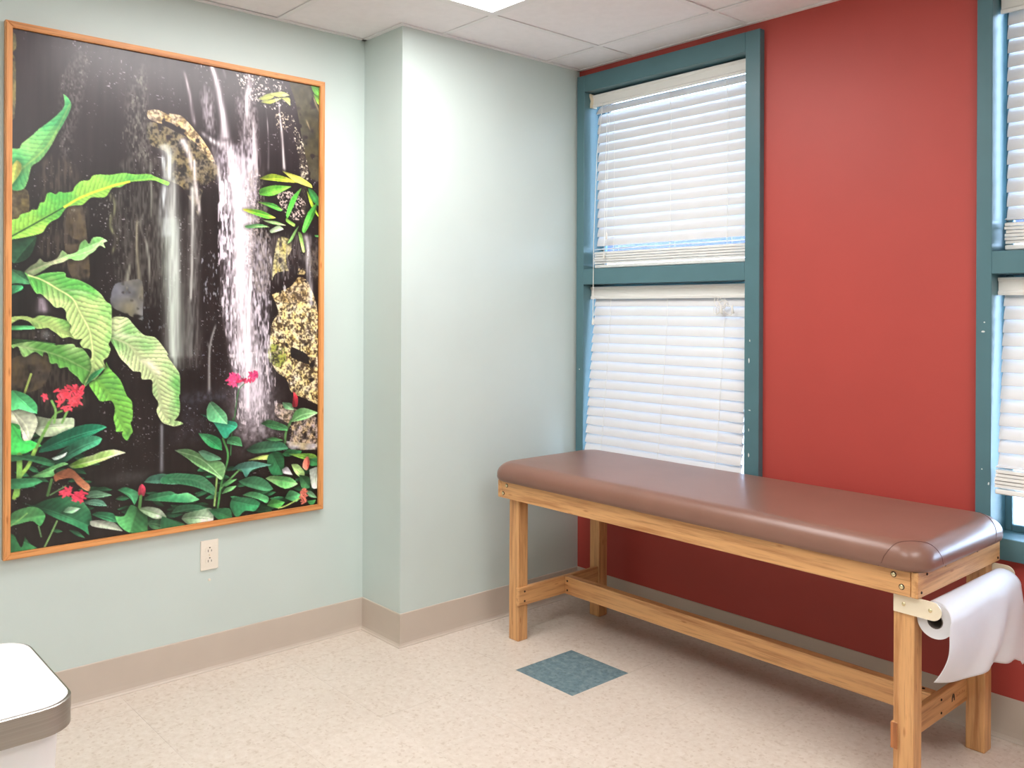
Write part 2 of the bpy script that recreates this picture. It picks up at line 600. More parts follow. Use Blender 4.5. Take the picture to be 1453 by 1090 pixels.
# ------------------------------------------------------------------ blinds
def slat_mesh(L, h=0.0013):
    bm = bmesh.new()
    top, bot = [], []
    for k in range(7):
        s = -1 + 2 * k / 6
        y = s * 0.0255
        z = 0.0030 * (1 - s * s)
        top.append((y, z + h))
        bot.append((y, z - h))
    add_prism(bm, top + bot[::-1], 0, -L / 2, L / 2)
    return mesh_of('slat', bm, True)

def make_blind(x0, x1, ztop, zlow, n, pitch, tilt, swing, stack, label, y=0.03, zstack=None, bracket=False, cords=True, first_open=False, tangle=False, pull=None):
    L = x1 - x0
    t = empty('window_blind', ((x0 + x1) / 2, y, ztop))
    me = slat_mesh(L - 0.02)
    me.materials.append(SLAT)
    # head: channel behind a moulded valance
    box('headrail', BLIND_RAIL, t, -L / 2, L / 2, -0.016, 0.03, -0.046, -0.004, 0.002)
    vp = [(-0.028, -0.062), (-0.019, -0.062), (-0.017, -0.004), (-0.030, -0.004), (-0.030, -0.012), (-0.024, -0.018), (-0.024, -0.046), (-0.030, -0.052)]
    va = prism('valance', BLIND_RAIL, t, vp, 0, -L / 2 - 0.004, L / 2 + 0.004)
    if bracket:
        bp = [(-0.040, -0.064), (-0.0, -0.064), (0.0, 0.0), (-0.046, 0.002), (-0.044, -0.012), (-0.036, -0.03), (-0.040, -0.05)]
        prism('valance_return', CREAM, t, bp, 0, -L / 2 - 0.012, -L / 2 - 0.004)
    sw = math.radians(swing)
    def at(d, off=0.0):                         # a point d below the head, on the hanging plane
        return (-math.sin(sw) * d + off, -math.cos(sw) * d)
    d0 = 0.075
    last = 0
    for k in range(n):
        d = d0 + pitch * k
        o = link('slat', me, None, t)
        yy, zz = at(d)
        o.location = (R.uniform(-.0012, .0012), yy, zz)
        a = tilt + R.uniform(-0.8, 0.8)
        if first_open and k == 0:
            a = tilt - 20
        o.rotation_euler = (math.radians(a) - sw, R.uniform(-.0015, .0015), R.uniform(-.002, .002))
        last = d
    zz0 = zlow
    dz = 0.0118
    thick = slat_mesh(L - 0.02, 0.0044)
    thick.materials.append(BLIND_RAIL)
    if stack:
        # a loose slat hanging level above the gathered stack
        o = link('slat', me, None, t)
        yy, zz = at(ztop - zstack - 0.018)
        o.location = (0, yy, zz)
        o.rotation_euler = (math.radians(6), 0, 0)
        for k in range(stack):
            o = link('slat', thick, None, t)
            yy, zz = at(ztop - zstack + k * dz)
            o.location = (R.uniform(-.003, .003), yy + R.uniform(-.002, .002), zz)
            o.rotation_euler = (math.radians(4) - sw * 1.5, 0, R.uniform(-.003, .003))
        yb, zb = at(ztop - zstack + stack * dz + 0.006)
    else:
        yb, zb = at(ztop - zlow)
    br = box('bottom_rail', BLIND_RAIL, t, -L / 2 + .01, L / 2 - .01, -0.026, 0.026, -0.008, 0.008, 0.003)
    br.location = (0, yb, zb)
    br.rotation_euler = (-sw, 0, 0)
    # ladder cords, front and back of the slats
    for fx in (-0.36, 0.02, 0.36):
        for off in (-0.0275, 0.0275):
            pts = [(fx * L, -0.0 + off, -0.05)]
            for q in (0.2, 0.5, 0.8, 1.0):
                d = -zb * q
                yy, zz = at(d / math.cos(sw), off if not tilt else off * (0.52 if q < 1 else 0.8))
                pts.append((fx * L, yy, zz))
            tube('ladder_cord', CORD, t, pts, 0.0009, 5)
    if pull:
        for fx, zend, rr in pull:
            yo = -(y + 0.037) if zend < 1.6 else -0.045
            pts = [(fx, -0.034, -0.05), (fx - 0.002, yo * 0.7 - 0.01, -0.3), (fx - 0.006, yo, -0.72 if zend < 1.6 else (zend - ztop) * 0.7), (fx - 0.008, yo, zend - ztop)]
            c = tube('pull_cord', CORD, t, pts, rr, 6)
            e = pts[-1]
            tube('tassel', CORD, c, [(e[0], e[1], e[2] + .004), (e[0], e[1], e[2] - .006), (e[0], e[1], e[2] - .026), (e[0], e[1], e[2] - .03)], [.002, .0045, .0065, .004], 8)
    if tangle:
        cx = 0.33 * L
        pts = []
        for k in range(60):
            a = k / 59
            pts.append((cx + 0.045 * math.sin(a * 23) * (0.5 + 0.5 * a) + 0.04 * a, -0.042 - 0.004 * math.sin(a * 31), -0.075 - 0.042 * (0.5 - 0.5 * math.cos(a * 37)) - 0.02 * math.sin(a * 9)))
        tube('gathered_cord', CORD, t, [(cx, -0.034, -0.055)] + pts, 0.0016, 5)
        for k in range(2):
            x = cx + 0.02 + 0.055 * k
            tube('tassel', CORD, t, [(x, -0.044, -0.092), (x, -0.046, -0.10), (x + .003, -0.046, -0.125), (x + .003, -0.046, -0.128)], [.002, .004, .006, .004], 8)
    tag(t, label, 'window blind', 'white slatted window blinds')
    return t

make_blind(JL1 + .012, JR1 - .004, 2.426, 0, 15, 0.0452, 73, 0, 5,
           'white slatted blind in the upper pane of the window beside the mint wall', y=0.050, zstack=1.660, bracket=True, first_open=True,
           pull=((-0.375, 1.345, .0016), (-0.345, 1.66, .0012), (-0.33, 1.75, .0009)))
make_blind(JL1 + .006, JR1 - .004, 1.501, 0.70, 17, 0.0434, 73, 5.4, 0,
           'lowered white blind with gathered cords in the lower pane, behind the table', y=0.048, tangle=True)
make_blind(JL2 + .010, JR2 - .004, 2.426, 0, 15, 0.0458, 73, 0, 6,
           'white slatted blind in the upper pane of the window past the red wall', y=0.050, zstack=1.672)
make_blind(JL2 + .006, JR2 - .004, 1.501, 0, 13, 0.0434, 72, 5.0, 5,
           'half raised white blind with bare glass below, above the paper roll', y=0.048, zstack=0.865)

# ------------------------------------------------------------------ framed print on the left wall
PY0, PY1, PZ0, PZ1 = -2.425, -1.246, 0.552, 2.329
pic = empty('framed_picture', (LW, (PY0 + PY1) / 2, PZ0))
pcx, pcz = (PY0 + PY1) / 2, PZ0
fw, fd = 0.021, 0.026
def frame_rail(pts, mat):
    """mitred moulding from four corner points in the wall plane"""
    bm = bmesh.new()
    A = [bm.verts.new((0.001, y - pcx, z - pcz)) for y, z in pts]
    B = [bm.verts.new((fd, y - pcx, z - pcz)) for y, z in pts]
    for k in range(4):
        bm.faces.new((A[k], A[(k + 1) % 4], B[(k + 1) % 4], B[k]))
    bm.faces.new(A[::-1])
    fb = bm.faces.new(B)
    bmesh.ops.bevel(bm, geom=list(fb.edges), offset=0.003, segments=2, affect='EDGES')
    return obj('frame_rail', bm, mat, pic)
a0, a1, b0, b1 = PY0, PY1, PZ0, PZ1
frame_rail([(a0, b1), (a1, b1), (a1 - fw, b1 - fw), (a0 + fw, b1 - fw)], OAK_Y)
frame_rail([(a0, b0), (a0 + fw, b0 + fw), (a1 - fw, b0 + fw), (a1, b0)], OAK_Y)
frame_rail([(a0, b0), (a0, b1), (a0 + fw, b1 - fw), (a0 + fw, b0 + fw)], OAK_Z)
frame_rail([(a1, b0), (a1 - fw, b0 + fw), (a1 - fw, b1 - fw), (a1, b1)], OAK_Z)
tag(pic, 'large wood framed print of a waterfall with ferns and red flowers', 'picture')
# the printed photograph: shapes in print coordinates (0..1 across, 0..1 down)
PRINT_SHAPES = [
    ['rock',(92,80,62),(44,38,34),[(0.154,0.327),(0.194,0.33),(0.209,0.407),(0.213,0.475),(0.166,0.475),(0.144,0.409)],0.8,25],
    ['rock',(120,108,72),(62,54,42),[(0,0.307),(0.043,0.308),(0.045,0.356),(0.021,0.364),(0,0.37)],0.8,40],
    ['rock',(140,130,80),(80,76,52),[(-0.002,0.006),(0.009,0.012),(0.011,0.036),(0.001,0.047),(0.009,0.061),(0.011,0.125),(0.007,0.17),(-0.001,0.173)],0.8,40],
    ['rock',(80,70,55),(40,34,30),[(0.002,0.631),(0.085,0.623),(0.109,0.644),(0.089,0.684),(0.04,0.697),(0.002,0.688)],0.8,30],
    ['spark',(170,170,160),0.5,[(0.134,0.076),(0.163,0.052),(0.177,0.014),(0.214,0.041),(0.193,0.111),(0.163,0.114),(0.149,0.182),(0.157,0.222),(0.128,0.222)],0.1,2],
    ['spark',(150,150,135),0.55,[(0.307,0.183),(0.33,0.12),(0.353,0.056),(0.385,0.047),(0.386,0.122),(0.394,0.211),(0.354,0.214)],0.2,3],
    ['spark',(170,168,150),0.5,[(0.093,0.25),(0.157,0.245),(0.159,0.296),(0.1,0.3)],0.1,2],
    ['spark',(180,180,170),0.5,[(0.143,0.338),(0.172,0.336),(0.169,0.403),(0.144,0.404)],0.14,2],
    ['spark',(180,180,175),0.5,[(0.231,0.315),(0.347,0.284),(0.355,0.327),(0.293,0.42),(0.239,0.37)],0.08,2],
    ['spark',(150,160,170),0.5,[(0.364,0.478),(0.457,0.476),(0.458,0.6),(0.373,0.567)],0.12,2],
    ['rock',(214,188,142),(110,90,66),[(0.386,0.12),(0.402,0.115),(0.422,0.114),(0.455,0.121),(0.457,0.118),(0.495,0.119),(0.529,0.138),(0.569,0.166),(0.605,0.202),(0.616,0.236),(0.596,0.24),(0.574,0.222),(0.552,0.195),(0.517,0.164),(0.474,0.141),(0.432,0.134),(0.431,0.142),(0.39,0.135)],1.3,65],
    ['spark',(236,214,170),0.8,[(0.534,0.185),(0.578,0.176),(0.614,0.219),(0.618,0.253),(0.561,0.264),(0.556,0.234)],0.32,1],
    ['rock',(120,108,84),(40,36,32),[(0.432,0.144),(0.483,0.156),(0.534,0.169),(0.574,0.193),(0.618,0.218),(0.618,0.243),(0.57,0.269),(0.553,0.332),(0.5,0.273),(0.441,0.255),(0.452,0.204),(0.39,0.187),(0.386,0.144)],1.3,55],
    ['rock',(232,212,160),(70,56,40),[(0.817,0.5),(0.892,0.481),(0.943,0.468),(0.985,0.505),(1.007,0.591),(0.997,0.641),(1.016,0.685),(1.003,0.762),(0.945,0.744),(0.894,0.727),(0.874,0.696),(0.834,0.676),(0.809,0.637),(0.818,0.569),(0.842,0.539)],1.5,75],
    ['rock',(160,170,90),(50,50,34),[(0.804,0.613),(0.858,0.62),(0.873,0.65),(0.843,0.668),(0.804,0.649)],1.4,70],
    ['rock',(40,36,30),(20,18,16),[(0.893,0.621),(0.955,0.64),(0.965,0.665),(0.934,0.658),(0.893,0.645)],0.5,50],
    ['rock',(200,190,130),(80,76,50),[(0.841,0.369),(0.884,0.37),(0.891,0.394),(0.871,0.419),(0.882,0.443),(0.832,0.45),(0.817,0.468),(0.822,0.426)],1.4,70],
    ['rock',(214,190,140),(80,64,44),[(0.822,0.51),(0.892,0.479),(0.922,0.457),(0.959,0.469),(0.98,0.509),(0.892,0.519)],1.5,75],
    ['rock',(86,80,58),(54,50,38),[(0.873,-0.008),(0.96,-0.009),(1.013,0.047),(1.015,0.23),(0.962,0.22),(0.962,0.206),(0.936,0.146),(0.909,0.057)],0.7,22],
    ['rock',(190,170,150),(70,60,50),[(0.834,0.749),(1.014,0.8),(1.017,0.856),(0.885,0.848),(0.895,0.809),(0.834,0.779)],1.4,80],
    ['rock',(205,195,185),(150,140,130),[(0.875,0.841),(0.946,0.85),(1.014,0.858),(1.015,0.869),(0.895,0.862)],0.6,50],
    ['spark',(235,222,215),0.9,[(0.681,0.005),(0.732,-0.009),(0.78,-0.008),(0.868,0.01),(0.879,0.036),(0.829,0.072),(0.761,0.067),(0.714,0.054)],0.34,1],
    ['spark',(230,215,190),0.8,[(0.829,0.083),(0.869,0.074),(0.889,0.102),(0.859,0.123),(0.834,0.113)],0.4,1],
    ['spark',(235,225,200),0.9,[(0.889,0.078),(0.92,0.111),(0.946,0.164),(0.957,0.224),(0.921,0.236),(0.92,0.178),(0.9,0.131)],0.34,1],
    ['spark',(225,200,190),0.8,[(0.715,0.248),(0.772,0.227),(0.777,0.315),(0.745,0.428),(0.716,0.429)],0.4,1],
    ['spark',(225,205,195),0.85,[(0.831,0.265),(0.89,0.258),(0.947,0.282),(0.932,0.32),(0.871,0.317)],0.5,1],
    ['spark',(215,190,130),0.8,[(0.922,0.436),(0.948,0.439),(0.943,0.451),(0.917,0.451)],0.5,1],
    ['veil',(200,190,204),0.55,[(0.622,0.144),(0.668,0.163),(0.752,0.132),(0.772,0.243),(0.777,0.286),(0.773,0.363),(0.812,0.385),(0.812,0.47),(0.818,0.604),(0.824,0.739),(0.7,0.734),(0.653,0.634),(0.629,0.531),(0.624,0.466),(0.623,0.294),(0.614,0.221),(0.605,0.191)],0.75,6],
    ['veil',(226,216,226),0.7,[(0.65,0.164),(0.696,0.184),(0.752,0.191),(0.762,0.233),(0.754,0.363),(0.745,0.519),(0.755,0.56),(0.785,0.648),(0.795,0.767),(0.7,0.763),(0.694,0.617),(0.68,0.52),(0.669,0.349),(0.65,0.235)],0.55,8],
    ['veil',(160,168,165),0.5,[(0.442,0.346),(0.492,0.335),(0.497,0.44),(0.498,0.521),(0.49,0.573),(0.49,0.653),(0.461,0.652),(0.452,0.531),(0.443,0.469)],0.5,12],
    ['veil',(110,106,104),0.45,[(0.504,0.217),(0.57,0.297),(0.567,0.52),(0.572,0.655),(0.503,0.653),(0.502,0.503),(0.505,0.384)],0.7,10],
    ['veil',(190,182,190),0.45,[(0.551,0.06),(0.604,0.049),(0.622,0.15),(0.573,0.148)],0.9,6],
    ['veil',(170,160,165),0.45,[(0.676,0.052),(0.751,0.015),(0.771,0.148),(0.696,0.161)],0.9,4],
    ['veil',(150,140,140),0.35,[(0.812,0.361),(1.01,0.359),(1.011,0.459),(0.922,0.448),(0.822,0.492)],0.9,8],
    ['veil',(92,90,84),0.45,[(0.292,0.235),(0.455,0.212),(0.457,0.506),(0.293,0.508)],0.9,8],
    ['veil',(84,74,64),0.5,[(0.072,0.244),(0.164,0.237),(0.216,0.334),(0.214,0.485),(0.073,0.437),(0.073,0.377)],0.9,10],
    ['veil',(70,62,54),0.5,[(0,0.577),(0.181,0.589),(0.219,0.714),(0.182,0.738),(0.001,0.73)],0.9,8],
    ['stream',(210,198,205),0.6,[(0.503,0.021),(0.52,0.064),(0.529,0.102),(0.538,0.135)],0.0058,0.0092,0.5],
    ['stream',(190,180,190),0.35,[(0.568,0.041),(0.577,0.086),(0.586,0.13)],0.0125,0.0167,0.9],
    ['stream',(190,180,190),0.3,[(0.593,0.084),(0.6,0.152)],0.0083,0.0083,0.9],
    ['stream',(230,220,228),0.85,[(0.592,-0.007),(0.612,0.028),(0.626,0.072),(0.64,0.119),(0.645,0.159)],0.0092,0.0209,0.3],
    ['stream',(200,190,200),0.4,[(0.635,-0.006),(0.644,0.021)],0.0058,0.0058,0.5],
    ['stream',(222,210,216),0.7,[(0.72,-0.007),(0.73,0.026),(0.721,0.068),(0.735,0.116),(0.743,0.162),(0.757,0.238)],0.0117,0.0292,0.8],
    ['stream',(205,195,205),0.45,[(0.688,0.057),(0.709,0.119),(0.705,0.183),(0.715,0.246)],0.005,0.0183,0.8],
    ['stream',(190,182,185),0.5,[(0.79,0.067),(0.8,0.128),(0.801,0.217)],0.0025,0.005,0.8],
    ['stream',(225,215,215),0.7,[(0.841,0.049),(0.844,0.082),(0.852,0.123),(0.862,0.213)],0.0033,0.0092,0.5],
    ['stream',(215,210,214),0.65,[(0.56,0.147),(0.604,0.165),(0.64,0.171)],0.0092,0.0167,0.6],
    ['stream',(226,214,222),0.75,[(0.64,0.159),(0.668,0.192),(0.682,0.249),(0.697,0.29),(0.702,0.383),(0.698,0.517),(0.708,0.53),(0.713,0.659)],0.0292,0.0542,0.6],
    ['stream',(236,226,234),0.75,[(0.677,0.216),(0.692,0.29),(0.702,0.366),(0.703,0.52)],0.025,0.0292,0.4],
    ['stream',(214,206,212),0.6,[(0.6,0.174),(0.618,0.218),(0.628,0.255),(0.637,0.259),(0.651,0.322)],0.0108,0.025,0.6],
    ['stream',(226,216,216),0.7,[(0.495,0.166),(0.521,0.198),(0.534,0.23),(0.537,0.215),(0.546,0.276),(0.557,0.326)],0.0167,0.0083,0.5],
    ['stream',(215,215,210),0.6,[(0.533,0.266),(0.534,0.35),(0.532,0.428),(0.529,0.518)],0.0108,0.005,0.3],
    ['stream',(150,150,145),0.35,[(0.535,0.327),(0.532,0.495)],0.0292,0.025,0.6],
    ['stream',(205,210,205),0.72,[(0.437,0.182),(0.458,0.219),(0.458,0.266),(0.464,0.262),(0.469,0.336),(0.472,0.413),(0.472,0.521),(0.472,0.531),(0.475,0.642)],0.025,0.0334,0.35],
    ['stream',(180,192,180),0.5,[(0.454,0.337),(0.459,0.414),(0.472,0.521),(0.475,0.592),(0.478,0.669)],0.0459,0.0375,0.5],
    ['stream',(130,132,128),0.35,[(0.523,0.475),(0.529,0.643)],0.0375,0.0334,0.7],
    ['spark',(226,214,226),0.85,[(0.623,0.254),(0.668,0.251),(0.683,0.378),(0.68,0.52),(0.629,0.52)],0.42,5],
    ['spark',(226,216,226),0.85,[(0.629,0.473),(0.717,0.472),(0.718,0.676),(0.662,0.652),(0.639,0.559)],0.45,5],
    ['spark',(220,210,220),0.8,[(0.74,0.471),(0.812,0.47),(0.813,0.604),(0.819,0.679),(0.746,0.677)],0.36,5],
    ['spark',(210,205,215),0.7,[(0.754,0.363),(0.812,0.361),(0.808,0.519),(0.745,0.519)],0.24,5],
    ['spark',(190,195,210),0.6,[(0.566,0.419),(0.62,0.417),(0.62,0.52),(0.571,0.52)],0.24,3],
    ['spark',(190,195,205),0.6,[(0.575,0.474),(0.616,0.474),(0.612,0.559),(0.576,0.567)],0.24,3],
    ['spark',(225,220,225),0.7,[(0.857,0.444),(0.879,0.443),(0.88,0.488),(0.862,0.489)],0.3,4],
    ['stream',(226,220,228),0.7,[(0.947,0.356),(0.961,0.429),(0.969,0.518),(0.964,0.523)],0.0167,0.0125,0.6],
    ['stream',(252,246,250),0.95,[(0.74,0.44),(0.733,0.519),(0.73,0.559),(0.728,0.659),(0.73,0.764)],0.0058,0.0108,0.1],
    ['stream',(190,190,188),0.55,[(0.614,0.568),(0.596,0.61),(0.592,0.656),(0.593,0.718)],0.005,0.0075,0.2],
    ['stream',(170,170,168),0.4,[(0.585,0.604),(0.592,0.624)],0.005,0.005,0.2],
    ['spark',(235,225,230),0.75,[(0.662,0.634),(0.814,0.637),(0.834,0.715),(0.83,0.796),(0.7,0.789),(0.681,0.71)],0.4,4],
    ['haze',(214,202,214),0.75,(0.747,0.747),0.079,0.089,0.6],
    ['haze',(205,195,205),0.6,(0.776,0.8),0.096,0.051,0.8],
    ['haze',(120,128,150),0.45,(0.582,0.726),0.096,0.016,0.8],
    ['haze',(90,95,115),0.3,(0.53,0.786),0.079,0.054,0.8],
    ['spark',(190,195,215),0.6,[(0.491,0.734),(0.577,0.729),(0.618,0.808),(0.578,0.806),(0.521,0.797)],0.12,1],
    ['spark',(180,190,220),0.5,[(0.511,0.631),(0.644,0.634),(0.644,0.686),(0.512,0.681)],0.03,1],
    ['stream',(165,160,135),0.6,[(0.356,0.348),(0.355,0.402),(0.362,0.507),(0.32,0.478)],0.0058,0.0092,0.3],
    ['stream',(170,172,160),0.45,[(0.375,0.331),(0.367,0.364),(0.388,0.407),(0.398,0.482)],0.0058,0.0083,0.6],
    ['stream',(140,145,105),0.5,[(0.273,0.297),(0.288,0.325),(0.273,0.363),(0.295,0.391),(0.281,0.421)],0.0108,0.0067,0.8],
    ['stream',(160,165,150),0.45,[(0.397,0.227),(0.399,0.346)],0.0075,0.0083,0.7],
    ['stream',(205,212,215),0.6,[(0.431,0.208),(0.448,0.256),(0.436,0.323),(0.449,0.383)],0.0125,0.025,0.7],
    ['stream',(190,192,170),0.5,[(0.336,0.44),(0.328,0.465),(0.321,0.507)],0.0083,0.0067,0.4],
    ['rock',(120,118,112),(70,70,68),[(0.286,0.487),(0.317,0.478),(0.372,0.477),(0.373,0.558),(0.333,0.548),(0.278,0.527)],0.6,18],
    ['stream',(205,190,205),0.6,[(0.082,0.51),(0.086,0.545)],0.015,0.025,0.3],
    ['stream',(160,165,165),0.3,[(0.095,0.575),(0.095,0.596)],0.0209,0.0209,0.8],
    ['stream',(190,195,205),0.55,[(0.435,0.775),(0.436,0.83),(0.436,0.885)],0.0075,0.0092,0.3],
    ['haze',(120,125,125),0.35,(0.335,0.882),0.075,0.013,0.4],
    ['spark',(160,165,175),0.5,[(0.276,0.806),(0.415,0.774),(0.427,0.857),(0.319,0.865)],0.05,1],
    ['veil',(150,140,135),0.5,[(0.715,0.231),(0.777,0.215),(0.821,0.361),(0.813,0.492),(0.745,0.493),(0.725,0.406)],0.9,3],
    ['veil',(120,116,112),0.4,[(0.127,0.072),(0.192,0.007),(0.214,0.051),(0.164,0.227),(0.121,0.225)],0.95,3],
    ['veil',(120,118,110),0.4,[(0.314,0.087),(0.385,-0.002),(0.403,0.21),(0.323,0.217)],0.95,4],
    ['veil',(110,100,84),0.45,[(0.889,0.078),(0.956,0.175),(0.962,0.233),(0.958,0.368),(1.011,0.397),(1.011,0.49),(0.932,0.399),(0.921,0.209)],0.9,2],
    ['leaf',(30,60,42),(52,100,66),[(0.001,0.402),(0.062,0.393),(0.064,0.407),(0.052,0.43),(0.032,0.443),(0.001,0.445)],None,0],
    ['leaf',(74,172,104),(158,214,120),[(0.138,0.111),(0.149,0.115),(0.16,0.127),(0.156,0.143),(0.138,0.17),(0.121,0.192),(0.107,0.213),(0.088,0.235),(0.072,0.249),(0.053,0.26),(0.043,0.288),(0.031,0.305),(0.001,0.307),(-0.001,0.267),(-0.002,0.241),(-0.002,0.23),(0.02,0.228),(0.027,0.218),(0.054,0.2),(0.072,0.186),(0.106,0.165),(0.135,0.142),(0.142,0.129)],[(0.156,0.13),(0.107,0.203),(0.072,0.236),(0.027,0.267),(0.001,0.296)],3],
    ['leaf',(226,226,110),(180,214,110),[(-0.001,0.269),(0.014,0.251),(0.027,0.26),(0.021,0.277),(0.001,0.299)],None,0],
    ['leaf',(92,190,84),(160,224,92),[(-0.001,0.368),(0.018,0.362),(0.025,0.354),(0.048,0.348),(0.055,0.343),(0.069,0.342),(0.076,0.329),(0.088,0.326),(0.095,0.31),(0.107,0.307),(0.118,0.31),(0.129,0.304),(0.143,0.305),(0.165,0.301),(0.172,0.291),(0.19,0.279),(0.212,0.276),(0.223,0.266),(0.246,0.262),(0.273,0.261),(0.315,0.254),(0.347,0.255),(0.391,0.251),(0.411,0.255),(0.436,0.26),(0.457,0.264),(0.452,0.271),(0.432,0.268),(0.407,0.263),(0.371,0.267),(0.331,0.272),(0.304,0.284),(0.28,0.287),(0.261,0.306),(0.239,0.309),(0.216,0.311),(0.194,0.326),(0.168,0.329),(0.147,0.335),(0.129,0.354),(0.108,0.363),(0.094,0.373),(0.083,0.386),(0.062,0.392),(0.032,0.398),(-0.001,0.403)],[(-0.001,0.398),(0.073,0.364),(0.143,0.333),(0.194,0.309),(0.273,0.285),(0.331,0.271),(0.411,0.259)],3],
    ['line',(28,70,36),1,[(-0.001,0.398),(0.073,0.365),(0.143,0.333)],0.0033,0.0033,0],
    ['line',(210,226,70),1,[(0.143,0.333),(0.194,0.31),(0.273,0.285),(0.331,0.271)],0.0058,0.0058,0],
    ['leaf',(54,116,76),(90,150,100),[(-0,0.461),(0.015,0.461),(0.032,0.464),(0.053,0.475),(0.049,0.487),(0.015,0.486),(-0,0.488)],None,0],
    ['leaf',(34,110,76),(60,140,90),[(-0,0.491),(0.029,0.49),(0.029,0.498),(-0,0.508)],None,0],
    ['leaf',(120,186,104),(222,224,180),[(0.035,0.463),(0.052,0.452),(0.066,0.446),(0.077,0.437),(0.091,0.444),(0.122,0.436),(0.136,0.42),(0.144,0.422),(0.155,0.427),(0.18,0.42),(0.187,0.405),(0.202,0.396),(0.213,0.404),(0.224,0.391),(0.247,0.389),(0.266,0.396),(0.254,0.4),(0.26,0.411),(0.243,0.406),(0.228,0.418),(0.213,0.425),(0.195,0.436),(0.173,0.438),(0.158,0.435),(0.137,0.443),(0.108,0.449),(0.087,0.459),(0.059,0.471),(0.046,0.47)],[(0.039,0.465),(0.126,0.439),(0.217,0.417),(0.251,0.395)],2],
    ['leaf',(98,182,84),(184,214,128),[(0,0.551),(0.039,0.549),(0.06,0.553),(0.074,0.548),(0.102,0.549),(0.116,0.551),(0.152,0.558),(0.161,0.568),(0.159,0.578),(0.181,0.591),(0.194,0.594),(0.174,0.595),(0.159,0.59),(0.138,0.592),(0.123,0.583),(0.105,0.575),(0.098,0.572),(0.067,0.573),(0.053,0.563),(0.043,0.558),(0.022,0.555),(0,0.564)],[(0,0.555),(0.046,0.555),(0.109,0.57),(0.181,0.593)],3],
    ['leaf',(80,170,100),(100,190,120),[(0,0.567),(0.057,0.568),(0.064,0.574),(0,0.575)],None,0],
    ['leaf',(40,84,44),(70,120,60),[(0,0.592),(0.06,0.596),(0.12,0.603),(0.102,0.608),(0.04,0.607),(0.001,0.604)],None,0],
    ['leaf',(92,156,72),(168,200,134),[(0.001,0.604),(0.06,0.598),(0.12,0.606),(0.167,0.604),(0.177,0.611),(0.196,0.614),(0.218,0.636),(0.222,0.657),(0.2,0.685),(0.182,0.671),(0.16,0.658),(0.152,0.65),(0.131,0.651),(0.124,0.642),(0.106,0.641),(0.099,0.623),(0.088,0.619),(0.085,0.628),(0.064,0.618),(0.04,0.627),(0.03,0.624),(0.019,0.607),(0.006,0.61)],[(0.023,0.607),(0.092,0.618),(0.145,0.632),(0.215,0.659)],5],
    ['leaf',(78,146,76),(126,196,84),[(0.215,0.685),(0.233,0.676),(0.256,0.663),(0.264,0.642),(0.275,0.656),(0.306,0.68),(0.326,0.713),(0.342,0.727),(0.344,0.762),(0.338,0.77),(0.345,0.788),(0.338,0.795),(0.327,0.806),(0.313,0.795),(0.315,0.786),(0.295,0.786),(0.293,0.775),(0.287,0.759),(0.291,0.738),(0.279,0.722),(0.249,0.722),(0.237,0.712),(0.219,0.693)],[(0.234,0.678),(0.268,0.703),(0.299,0.744),(0.319,0.785)],5],
    ['leaf',(104,172,92),(200,216,160),[(0.28,0.553),(0.325,0.552),(0.345,0.566),(0.377,0.588),(0.413,0.594),(0.438,0.613),(0.455,0.63),(0.452,0.633),(0.478,0.658),(0.493,0.675),(0.495,0.714),(0.491,0.72),(0.495,0.742),(0.491,0.761),(0.476,0.772),(0.5,0.777),(0.506,0.781),(0.478,0.785),(0.462,0.782),(0.437,0.774),(0.419,0.75),(0.425,0.733),(0.406,0.711),(0.404,0.684),(0.373,0.681),(0.369,0.666),(0.345,0.663),(0.326,0.649),(0.306,0.635),(0.29,0.614),(0.277,0.598),(0.278,0.585)],[(0.282,0.593),(0.333,0.609),(0.365,0.634),(0.406,0.667),(0.422,0.69),(0.431,0.731),(0.452,0.77)],6],
    ['veil',(236,228,208),0.95,[(0.329,0.628),(0.365,0.637),(0.401,0.637),(0.439,0.666),(0.43,0.682),(0.406,0.67),(0.373,0.65)],0.15,4],
    ['veil',(226,226,196),0.95,[(0.282,0.582),(0.317,0.581),(0.373,0.592),(0.413,0.595),(0.373,0.599),(0.317,0.598),(0.286,0.593)],0.15,4],
    ['leaf',(96,182,84),(190,218,140),[(0.035,0.464),(0.059,0.472),(0.091,0.465),(0.142,0.462),(0.149,0.472),(0.18,0.476),(0.21,0.485),(0.232,0.495),(0.251,0.507),(0.263,0.519),(0.278,0.527),(0.28,0.548),(0.279,0.592),(0.271,0.606),(0.277,0.616),(0.269,0.632),(0.256,0.639),(0.262,0.653),(0.252,0.66),(0.233,0.676),(0.219,0.68),(0.204,0.69),(0.2,0.685),(0.215,0.667),(0.222,0.652),(0.218,0.636),(0.226,0.626),(0.214,0.615),(0.196,0.612),(0.188,0.602),(0.196,0.594),(0.174,0.594),(0.159,0.578),(0.163,0.568),(0.15,0.555),(0.148,0.54),(0.137,0.532),(0.119,0.532),(0.102,0.52),(0.08,0.506),(0.067,0.505),(0.053,0.49),(0.046,0.478)],[(0.046,0.47),(0.084,0.479),(0.126,0.496),(0.166,0.514),(0.188,0.542),(0.214,0.576),(0.222,0.61),(0.229,0.636),(0.218,0.667)],6],
    ['veil',(232,226,196),0.95,[(0.137,0.494),(0.18,0.495),(0.225,0.501),(0.217,0.507),(0.166,0.504)],0.15,4],
    ['veil',(222,224,170),0.95,[(0.088,0.515),(0.126,0.512),(0.166,0.527),(0.152,0.53),(0.116,0.522)],0.15,4],
    ['line',(206,222,150),1,[(0.046,0.47),(0.084,0.479),(0.126,0.496),(0.166,0.514),(0.188,0.542),(0.214,0.576),(0.223,0.61),(0.224,0.636)],0.0038,0.0038,0],
